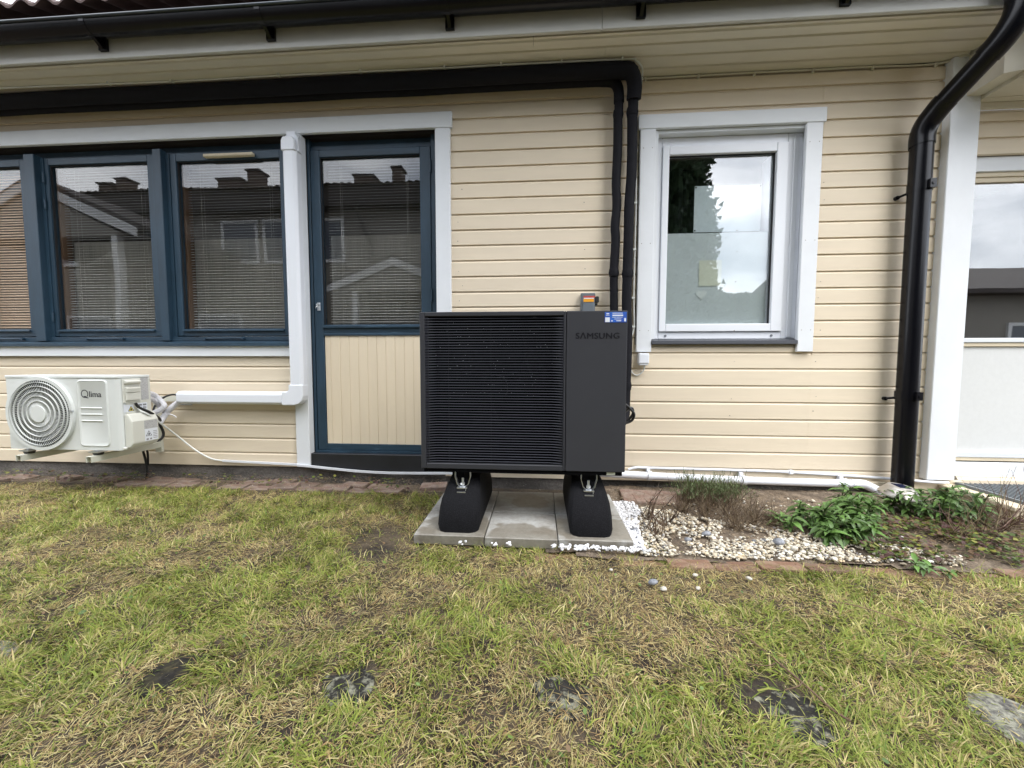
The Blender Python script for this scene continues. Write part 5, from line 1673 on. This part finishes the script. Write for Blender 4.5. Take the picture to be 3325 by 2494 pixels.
    me.polygons.foreach_set('loop_start', ls.reshape(-1).astype(np.int32))
    me.update(calc_edges=True)
    me.materials.append(M['grass'])
    set_col(me, C.reshape(-1, 3))
    return stuff(link(name, me))
blades('grass', 440000, 'green', 5)
blades('dry_grass', 520000, 'dry', 6)

# ------------------------------------------------------------------ plants
def leaf_mesh(name, L_, W_, m, serr=True):
    vs, fs = [], []
    n = 6
    for i in range(n + 1):
        t = i / n
        w = W_ * math.sin(PI * min(1, t * 0.93 + 0.04)) ** 0.8 * (1 - 0.35 * t)
        if serr and i % 2:
            w *= 0.82
        z = 0.10 * L_ * math.sin(PI * t) - 0.22 * L_ * t * t
        vs += [(-w, t * L_, z + 0.14 * w * 2), (0, t * L_, z - 0.05 * W_), (w, t * L_, z + 0.14 * w * 2)]
    for i in range(n):
        for j in range(2):
            a = i * 3 + j
            fs.append((a, a + 1, a + 4, a + 3))
    mb = MB()
    mb.add(vs, fs)
    return mb

def leafy(label, centres, nleaf, seed, L_=0.075, extra=0):
    r = random.Random(seed)
    cx_ = sum(c[0] for c in centres) / len(centres)
    cy_ = sum(c[1] for c in centres) / len(centres)
    t = thing('leafy_plant', label, 'plant', (cx_, cy_, 0.0), 'leafy green plants by the downpipe')
    stems = MB()
    first = None
    per = nleaf // len(centres)
    paths = []
    for (x, y_, h) in centres:
        la, ll = r.uniform(0, 2 * PI), r.uniform(0.05, 0.45) * h
        top = (x + math.cos(la) * ll, y_ + math.sin(la) * ll - 0.02, h)
        mid = (x + math.cos(la) * ll * 0.35, y_ + math.sin(la) * ll * 0.35, h * 0.55)
        pth = smooth_path([(x, y_, -0.01), mid, top], 5)
        stems.tube(pth, 0.0028, 5)
        for k in range(per):
            f_ = 0.25 + 0.75 * (k + r.random() * 0.6) / per
            p = pth[min(len(pth) - 1, int(f_ * (len(pth) - 1)))]
            if first is None:
                o = leaf_mesh('leaf', 1.0, 0.19, M['leaf']).build('leaf', M['leaf'], t, smooth=True, angle=1.2)
                first = o
            else:
                o = first.copy()
                col.objects.link(o)
            s_ = L_ * r.uniform(0.6, 1.15) * (0.65 + 0.5 * (1 - abs(f_ - 0.6)))
            o.location = p
            o.scale = (s_, s_, s_)
            o.rotation_euler = (r.uniform(-0.35, 0.55), r.uniform(-0.4, 0.4), k * 2.4 + r.uniform(-0.5, 0.5))
        paths.append(pth)
    if extra:
        # smaller inner leaves, too many and too small to pick apart
        proto = leaf_mesh('leaf', 1.0, 0.19, M['leaf'])
        more = MB()
        for q in range(extra):
            pth = paths[q % len(paths)]
            p = Vector(pth[r.randrange(2, len(pth))])
            s_ = L_ * r.uniform(0.45, 0.85)
            mt = Matrix.Translation(p) @ Matrix.Rotation(r.uniform(0, 2 * PI), 4, 'Z') @ Matrix.Rotation(r.uniform(-0.4, 0.8), 4, 'X') @ Matrix.Scale(s_, 4)
            more.add([mt @ Vector(v) for v in proto.v], proto.f)
        stuff(more.build('inner_leaves', M['leaf'], t, smooth=True, angle=1.2))
    stuff(stems.build('stems', mat('green_stem', (0.09, 0.14, 0.04), 0.6), t, smooth=True))
    return t
r_ = random.Random(4)
c1 = [(1.52 + r_.uniform(-0.12, 0.12), -0.77 + r_.uniform(-0.05, 0.05), r_.uniform(0.05, 0.12)) for _ in range(9)] + [(1.57 + r_.gauss(0, 0.115), -0.66 + r_.gauss(0, 0.06), r_.uniform(0.08, 0.19)) for _ in range(18)] + [(1.76 + r_.uniform(-0.1, 0.12), -0.54 + r_.uniform(-0.06, 0.06), r_.uniform(0.13, 0.23)) for _ in range(9)]
leafy('large bushy green plant with pointed leaves in front of the solar lamp', c1, 298, 8, L_=0.078, extra=620)
c2 = [(2.31 + r_.uniform(-0.22, 0.20), -0.47 + r_.uniform(-0.10, 0.12), r_.uniform(0.08, 0.18)) for _ in range(28)]
leafy('paler green leafy plant under the corner board, left of the doorstep', c2, 290, 9, L_=0.075, extra=420)
c3 = [(1.36 + r_.uniform(-0.05, 0.05), -0.62 + r_.uniform(-0.04, 0.04), r_.uniform(0.03, 0.07)) for _ in range(4)]
leafy('low young green rosette left of the bushy green plant', c3, 24, 10, L_=0.08)
c4 = [(1.70 + r_.uniform(-0.06, 0.06), -1.08 + r_.uniform(-0.04, 0.04), r_.uniform(0.015, 0.045)) for _ in range(4)]
leafy('flat dandelion like rosette in the grass before the pebble bed', c4, 24, 12, L_=0.06)

def brush(name, label, cat, spots, m_cols, seed, group=None, n_per=30, L=(0.06, 0.14), spread=0.6, rad=(0.0012, 0.0005), leafm=None):
    r = random.Random(seed)
    cx_ = sum(s[0] for s in spots) / len(spots)
    cy_ = sum(s[1] for s in spots) / len(spots)
    t = thing(name, label, cat, (cx_, cy_, 0), group)
    tw, gr2 = MB(), MB()
    cols_t, cols_g = [], []
    for (x, y_, s) in spots:
        for k in range(n_per):
            l = r.uniform(*L) * s
            a, b = r.uniform(0, 2 * PI), r.uniform(0.05, spread)
            d = Vector((math.cos(a) * math.sin(b), math.sin(a) * math.sin(b), math.cos(b)))
            p0 = Vector((x + r.gauss(0, 0.02), y_ + r.gauss(0, 0.02), 0.0))
            p1 = p0 + d * l * 0.55 + Vector((r.uniform(-1, 1), r.uniform(-1, 1), 0)) * l * 0.12
            p2 = p1 + (d + Vector((r.uniform(-.5, .5), r.uniform(-.5, .5), r.uniform(-.3, .4)))).normalized() * l * 0.45
            v0 = len(tw.v)
            tw.tube([p0, p1, p2], [rad[0], rad[0] * 0.8, rad[1]], 4, caps=False)
            cc = r.choice(m_cols)
            q = r.uniform(0.7, 1.25)
            cols_t += [(cc[0] * q, cc[1] * q, cc[2] * q)] * (len(tw.v) - v0)
            if leafm and r.random() < leafm[1]:
                for j in range(leafm[2]):
                    f_ = r.uniform(0.45, 1.0)
                    p = p1.lerp(p2, (f_ - 0.45) / 0.55)
                    aa, bb = r.uniform(0, 2 * PI), r.uniform(0.1, 0.9)
                    dd = Vector((math.cos(aa) * math.sin(bb), math.sin(aa) * math.sin(bb), math.cos(bb)))
                    ll = r.uniform(0.016, 0.034)
                    sd = dd.cross(Vector((0, 0, 1))).normalized() * 0.0016
                    gr2.add([p - sd, p + sd, p + dd * ll], [(0, 1, 2)])
                    q = r.uniform(0.7, 1.3)
                    cols_g += [(leafm[0][0] * q, leafm[0][1] * q, leafm[0][2] * q)] * 3
    tw.c = cols_t
    stuff(tw.build('twigs', M['plant'], t))
    if gr2.v:
        gr2.c = cols_g
        stuff(gr2.build('foliage', M['plant'], t))
    return t
BR = [(0.16, 0.11, 0.065), (0.22, 0.16, 0.10), (0.10, 0.065, 0.045), (0.28, 0.22, 0.14)]
brush('lavender_bush', 'grey green lavender bush with woody twigs below the white waste pipe', 'plant', [(0.93 + 0.055 * i, -0.33 + 0.05 * (i % 2) - 0.012 * i, 1.35) for i in range(6)], BR, 21,
      n_per=60, L=(0.07, 0.17), spread=0.95, leafm=((0.15, 0.20, 0.085), 0.9, 12))
brush('dry_bush', 'tangle of dead brown twigs spreading over the cream pebbles', 'plant', [(1.10, -0.55, 1.1), (1.06, -0.68, 1.0), (1.18, -0.62, 1.1), (0.94, -0.58, 0.9), (1.24, -0.52, 1.0), (1.02, -0.46, 1.0), (1.30, -0.60, 0.8), (0.86, -0.46, 0.8)], BR, 22, n_per=85, L=(0.06, 0.16), spread=1.45)
brush('dead_shrub', 'bare branched dead stem between the right slab and the lavender', 'plant', [(0.61, -0.62, 1.5), (0.60, -0.80, 1.0), (0.70, -0.66, 1.0)], [(0.11, 0.07, 0.05), (0.2, 0.14, 0.09)], 23, n_per=12, L=(0.08, 0.17), spread=0.8, rad=(0.0028, 0.0008))
brush('dead_bush', 'long dry reddish stems fanning out in front of the doorstep', 'plant', [(2.10, -0.74, 0.9), (2.25, -0.70, 1.0), (2.42, -0.62, 1.4), (2.52, -0.58, 1.6), (2.60, -0.52, 1.3)], [(0.12, 0.065, 0.05), (0.17, 0.10, 0.07), (0.30, 0.24, 0.14)], 24, n_per=26, L=(0.10, 0.24), spread=1.25, rad=(0.0018, 0.0008))
# creeping ground cover with small leaves (nobody could count it)
rg = np.random.RandomState(31)
n = 7000
x = 1.45 + rg.rand(n) * 1.9
y_ = -1.0 + rg.rand(n) * 0.5
k = (fnoise(x, y_, 6) > 0.42) & (y_ < -0.62 + 0.15 * (x > 1.9)) & (y_ > -1.0) & ((x > 1.75) | (y_ < -0.82))
x, y_ = x[k], y_[k]
xb = -4.3 + rg.rand(900) * 3.6
yb = -0.03 - rg.rand(900) ** 1.5 * 0.2
kb_ = fnoise(xb, yb, 4) > 0.53
x, y_ = np.concatenate([x, xb[kb_]]), np.concatenate([y_, yb[kb_]])
mb = MB()
cols_ = []
for xx, yy in zip(x, y_):
    s_ = rg.uniform(0.005, 0.013)
    a = rg.rand() * 6.28
    z = 0.012 + 0.03 * rg.rand()
    tl = rg.uniform(-0.5, 0.5, 2)
    pts = []
    for j in range(5):
        b = a + j * 2 * PI / 5
        pts.append((xx + s_ * math.cos(b), yy + s_ * math.sin(b), z + s_ * (tl[0] * math.cos(b) + tl[1] * math.sin(b))))
    mb.add(pts, [(0, 1, 2, 3, 4)])
    c_ = [(0.12, 0.16, 0.03), (0.22, 0.22, 0.045), (0.07, 0.105, 0.025), (0.09, 0.045, 0.042), (0.14, 0.085, 0.045)][rg.choice(5, p=[0.18, 0.12, 0.25, 0.22, 0.23])]
    cols_ += [c_] * 5
mb.c = cols_
stuff(mb.build('ground_cover', M['plant']))
# litter of dry stalks over soil
n = 9000
mb = MB()
cols_ = []
for k in range(n):
    if k % 3:
        xx, yy = rg.uniform(0.5, 3.0), rg.uniform(-0.80, -0.05) - 0.2 * rg.rand() ** 4
        if xx > 1.7:
            yy = rg.uniform(-1.02, -0.3)
    else:
        xx, yy = rg.uniform(-4.3, -0.68), rg.uniform(-0.28, -0.03)
    a, l = rg.rand() * 6.28, rg.uniform(0.01, 0.045)
    z = 0.012 + 0.016 * rg.rand()
    dx, dy = math.cos(a) * l, math.sin(a) * l
    w = rg.uniform(0.0007, 0.0022)
    mb.add([(xx - dy / l * w, yy + dx / l * w, z), (xx + dy / l * w, yy - dx / l * w, z), (xx + dx, yy + dy, z + rg.uniform(-0.006, 0.008))], [(0, 1, 2)])
    q = rg.uniform(0.6, 1.3)
    qq = 1.0 if rg.rand() < 0.6 else 1.7
    cols_ += [(0.20 * q * qq, 0.145 * q * qq, 0.088 * q * qq)] * 3
mb.c = cols_
stuff(mb.build('plant_litter', M['plant']))
# clover, broad leaved weeds and dead leaves among the blades
mb = MB()
cols_ = []
for k in range(2600):
    xx, yy = rg.uniform(-4.2, 3.0), rg.uniform(-2.3, -0.35)
    if yy > -1.12 and xx > -0.68:
        continue
    if any(bool(inpoly(np.array([xx]), np.array([yy]), v_[0])[0]) for v_ in ST.values()):
        continue
    pn = float(vnoise(xx, yy, 4.5))
    if pn < 0.66 and k % 7:
        continue
    s_ = rg.uniform(0.0035, 0.008) * (1.4 if k % 9 == 0 else 1)
    a = rg.rand() * 6.28
    z = float(hgt(xx, yy)) + 0.012 + 0.022 * rg.rand()
    tl = rg.uniform(-0.6, 0.6, 2)
    asp = rg.uniform(0.5, 0.9)
    pts = []
    for j in range(6):
        b = j * PI / 3
        u, v = s_ * math.cos(b), s_ * asp * math.sin(b)
        pts.append((xx + u * math.cos(a) - v * math.sin(a), yy + u * math.sin(a) + v * math.cos(a), z + tl[0] * u + tl[1] * v))
    mb.add(pts, [tuple(range(6))])
    c_ = [(0.13, 0.20, 0.045), (0.17, 0.25, 0.06), (0.09, 0.15, 0.035), (0.20, 0.125, 0.06)][rg.choice(4, p=[0.36, 0.27, 0.22, 0.15])]
    cols_ += [c_] * 6
mb.c = cols_
stuff(mb.build('lawn_weeds', M['plant']))
# fallen twig by the stepping stone
tw = MB()
tw.tube(smooth_path([(0.64, -1.52, 0.022), (0.675, -1.60, 0.026), (0.722, -1.738, 0.026), (0.745, -1.812, 0.022), (0.775, -1.84, 0.014)], 5), 0.0028, 6)
tw.tube(smooth_path([(0.725, -1.74, 0.026), (0.70, -1.76, 0.03), (0.66, -1.77, 0.026)], 4), 0.0016, 5)
tw.tube(smooth_path([(0.70, -1.67, 0.026), (0.66, -1.69, 0.028), (0.61, -1.675, 0.02)], 4), 0.0014, 5)
tag(tw.build('twig', M['twig'], smooth=True), 'long dry brown twig lying across the stepping stone on the right', 'twig')
tw = MB()
tw.tube(smooth_path([(1.06, -1.36, 0.03), (1.14, -1.40, 0.036), (1.22, -1.46, 0.034), (1.30, -1.53, 0.028)], 4), 0.0018, 5)
tag(tw.build('twig', M['twig'], smooth=True), 'thin dry stalk lying in green grass at the right of the lawn', 'twig')

# ------------------------------------------------------------------ solar lamp
sl_ = thing('solar_lamp', 'round brushed steel solar lamp at the foot of the downpipe', 'lamp', (2.16, -0.35, 0.0))
MB().tube([(2.16, -0.35, 0.098), (2.16, -0.35, 0.106), (2.16, -0.35, 0.150), (2.16, -0.35, 0.156), (2.16, -0.35, 0.158)], [0.098, 0.098, 0.066, 0.062, 0.056], 36).build('lamp_cap', M['steel'], sl_, smooth=True, angle=0.5)
B('solar_panel', (2.127, -0.382, 0.1583), (2.193, -0.318, 0.1605), M['solar'], sl_)
MB().tube([(2.16, -0.35, 0.02), (2.16, -0.35, 0.097)], [0.06, 0.066], 28).build('lamp_glass', M['pane'], sl_, smooth=True)
MB().tube([(2.16, -0.35, -0.02), (2.16, -0.35, 0.0195)], 0.02, 14).build('spike', M['steel'], sl_, smooth=True)
for o in sl_.children:
    o.rotation_euler = (0, 0, 0)
sl_.rotation_euler = (0.10, 0.09, 0)

# ------------------------------------------------------------------ doorstep
ds = thing('doorstep', 'cream wooden doorstep with grey plastic grate in front of the glazed door', 'doorstep', (3.3, -0.25, 0))
for a, b in ((-0.035, -0.20), (-0.205, -0.33), (-0.335, -0.46)):
    MB().prism([(2.70, a), (2.80, a), (2.80, b), (2.70, b)], 2, 0.052, 0.078).build('deck_board', M['stepwood'], ds, bevel=0.004)
B('side_board', (2.735, -0.43, -0.04), (2.755, -0.04, 0.051), M['stepwood'], ds, bevel=0.003)
B('post', (2.72, -0.452, -0.06), (2.775, -0.431, 0.051), M['stepwood'], ds, bevel=0.003)
B('front_board', (2.80, -0.46, 0.052), (4.3, -0.435, 0.078), M['stepwood'], ds, bevel=0.003)
gm = MB()
gm.box((2.803, -0.434, 0.060), (2.818, -0.04, 0.094))
gm.box((2.8185, -0.434, 0.060), (4.2, -0.419, 0.094))
for k in range(46):
    x = 2.832 + k * 0.030
    gm.box((x, -0.418, 0.066), (x + 0.006, -0.04, 0.090))
for k in range(19):
    yy = -0.405 + k * 0.0195
    gm.box((2.8187, yy, 0.068), (4.2, yy + 0.005, 0.0885))
gm.build('grate', M['grate'], ds)

# ================================================================== BEHIND THE CAMERA (seen in the panes)
def nwin(parent, x0, x1, z0, z1, y_):
    f = MB()
    t = 0.09
    f.box((x0, y_ - 0.01, z0), (x0 + t, y_ + 0.05, z1))
    f.box((x1 - t, y_ - 0.01, z0), (x1, y_ + 0.05, z1))
    f.box((x0 + t + .001, y_ - 0.01, z1 - t), (x1 - t - .001, y_ + 0.05, z1))
    f.box((x0 + t + .001, y_ - 0.01, z0), (x1 - t - .001, y_ + 0.05, z0 + t))
    w = f.build('window', M['n_trim'], parent)
    B('pane', (x0 + t, y_ + 0.002, z0 + t), (x1 - t, y_ + 0.02, z1 - t), mat('dark_pane', (0.06, 0.075, 0.10), 0.05), w)

nh = thing('row_house', 'two storey ochre row house with dark tiled roof and chimneys opposite', 'house', (-7, -9, 0))
B('wall', (-34, -15, -0.1), (-1.2, -8.0, 5.2), M['n_wall'], nh)
B('eaves', (-34.3, -15.2, 5.2), (-0.9, -7.6, 5.72), M['n_dark'], nh)
rf = MB()
n = 320
top = []
for k in range(n + 1):
    top.append(-34.4 + 33.6 * k / n)
vs, fs = [], []
for j, (yy, zz) in enumerate(((-7.5, 5.74), (-11.5, 6.9), (-15.3, 5.74))):
    for k, xx in enumerate(top):
        vs.append((xx, yy, zz + 0.035 * math.cos(k * PI)))
for j in range(2):
    for k in range(n):
        a = j * (n + 1) + k
        fs.append((a, a + 1, a + n + 2, a + n + 1))
rf.add(vs, fs)
rf.build('roof', M['n_roof'], nh)
for (xa, xb, zt) in ((-14.84, -14.37, 6.82), (-14.21, -13.84, 6.97), (-10.54, -9.80, 6.84), (-9.56, -9.19, 7.09), (-5.93, -5.35, 6.80), (-4.70, -4.42, 7.02)):
    ch = B('chimney', (xa, -9.75, 5.9), (xb, -9.3, zt), M['chimney'], nh)
    B('chimney_cap', (xa - 0.05, -9.80, zt + 0.001), (xb + 0.05, -9.25, zt + 0.05), M['n_dark'], ch)
for (xa, xb) in ((-15.2, -14.0), (-12.6, -11.4), (-9.4, -8.2), (-8.05, -6.9), (-6.7, -5.6), (-2.9, -1.8)):
    nwin(nh, xa, xb, 3.75, 5.02, -7.99)
for (xa, xb) in ((-14.5, -13.0), (-10.2, -8.8), (-2.8, -1.7)):
    nwin(nh, xa, xb, 0.9, 2.3, -7.99)
MB().tube([(-4.85, -7.93, 0.0), (-4.85, -7.93, 4.2), (-5.15, -7.7, 5.2)], 0.05, 10).build('downpipe', M['n_dark'], nh, smooth=True)
def gable(name, label, xc, hw, yf, yb, zr, ze, post):
    t = thing(name, label, 'porch', (xc, yf, 0))
    r = MB()
    r.prism([(xc - hw, ze), (xc, zr), (xc + hw, ze), (xc + hw, ze + 0.10), (xc, zr + 0.10), (xc - hw, ze + 0.10)], 1, yb, yf + 0.001)
    r.build('roof', M['n_roof'], t)
    b = MB()
    b.prism([(xc - hw, ze - 0.2), (xc, zr - 0.2), (xc + hw, ze - 0.2), (xc + hw, ze), (xc, zr), (xc - hw, ze)], 1, yf + 0.002, yf + 0.04)
    b.build('barge_board', M['n_trim'], t)
    g_ = MB()
    g_.prism([(xc - hw + 0.3, ze - 0.15), (xc + hw - 0.3, ze - 0.15), (xc, zr - 0.22)], 1, yf - 0.08, yf - 0.02)
    g_.build('gable_panel', M['n_wall'], t)
    for s_ in (-1, 1):
        B('post', (xc + s_ * post - 0.07, yf - 0.14, -0.05), (xc + s_ * post + 0.07, yf, ze - 0.16), M['n_trim'], t)
    return t
gable('entrance_porch', 'white gabled entrance porch reflected in the garden door pane', -3.75, 1.75, -6.8, -7.95, 3.55, 2.85, 1.05)
gable('carport_gable', 'white barge board gable reflected in the left window', -11.2, 2.45, -5.0, -7.9, 4.90, 3.80, 1.9)

bl = thing('bungalow', 'low ochre house with dark roof reflected in the far right door', 'house', (14, -10, 0))
B('wall', (9.3, -16, -0.1), (26, -9.0, 2.9), M['n_wall'], bl)
MB().prism([(-8.5, 2.9), (-12.5, 4.3), (-16.5, 2.9), (-16.5, 2.78), (-8.5, 2.78)], 0, 8.9, 26.4).build('roof', M['n_roof'], bl)
nwin(bl, 13.2, 14.5, 0.9, 2.0, -8.99)
nwin(bl, 17.0, 18.2, 0.9, 2.0, -8.99)

# big conifer
def conifer(label, cx_, cy_, hgt_, rad, seed, nleaf):
    t = thing('conifer_tree', label, 'tree', (cx_, cy_, 0))
    MB().tube([(cx_, cy_, -0.1), (cx_ + 0.05, cy_, hgt_ * 0.9)], [0.16, 0.03], 10).build('trunk', M['bark'], t, smooth=True)
    r = np.random.RandomState(seed)
    h = r.rand(nleaf) ** 0.9
    prof = np.where(h < 0.15, 0.75 + h / 0.15 * 0.25, np.clip(1 - h, 0, 1) ** 0.24)
    a = r.rand(nleaf) * 2 * PI
    lump = 0.96 + 0.05 * np.sin(a * 5 + h * 17) * np.sin(h * 31 + a * 2) + 0.035 * r.randn(nleaf)
    rr = rad * prof * lump * (0.62 + 0.38 * r.rand(nleaf) ** 0.4)
    P0 = np.stack([cx_ + rr * np.cos(a), cy_ + rr * np.sin(a), 0.15 + h * hgt_], -1)
    L_ = 0.05 + 0.09 * r.rand(nleaf)
    d = np.stack([np.cos(a) * 0.6, np.sin(a) * 0.6, 0.7 * np.ones(nleaf)], -1) + 0.5 * r.randn(nleaf, 3)
    d /= np.linalg.norm(d, axis=1)[:, None]
    s = np.cross(d, r.randn(nleaf, 3))
    s /= np.linalg.norm(s, axis=1)[:, None] + 1e-9
    s *= (0.035 + 0.035 * r.rand(nleaf))[:, None]
    V = np.stack([P0 - s, P0 + s, P0 + d * L_[:, None]], 1).reshape(-1, 3)
    me = bpy.data.meshes.new('crown')
    me.vertices.add(nleaf * 3)
    me.vertices.foreach_set('co', V.reshape(-1).astype(np.float32))
    me.loops.add(nleaf * 3)
    me.loops.foreach_set('vertex_index', np.arange(nleaf * 3, dtype=np.int32))
    me.polygons.add(nleaf)
    me.polygons.foreach_set('loop_start', np.arange(0, nleaf * 3, 3, dtype=np.int32))
    me.update(calc_edges=True)
    me.materials.append(M['needle'])
    c = np.array([(0.022, 0.042, 0.018)]) * (0.6 + 0.9 * r.rand(nleaf, 1))
    set_col(me, np.repeat(c, 3, 0))
    link('crown', me, t)
conifer('tall dark conifer reflected in the left half of the white window', 1.30, -6.6, 13.5, 2.78, 3, 250000)
conifer('low dark shrub reflected at the foot of the white window', 4.75, -6.9, 2.3, 1.15, 4, 26000)
conifer('dark rounded shrub reflected at the lower right of the white window', 6.6, -7.4, 2.35, 1.3, 5, 26000)
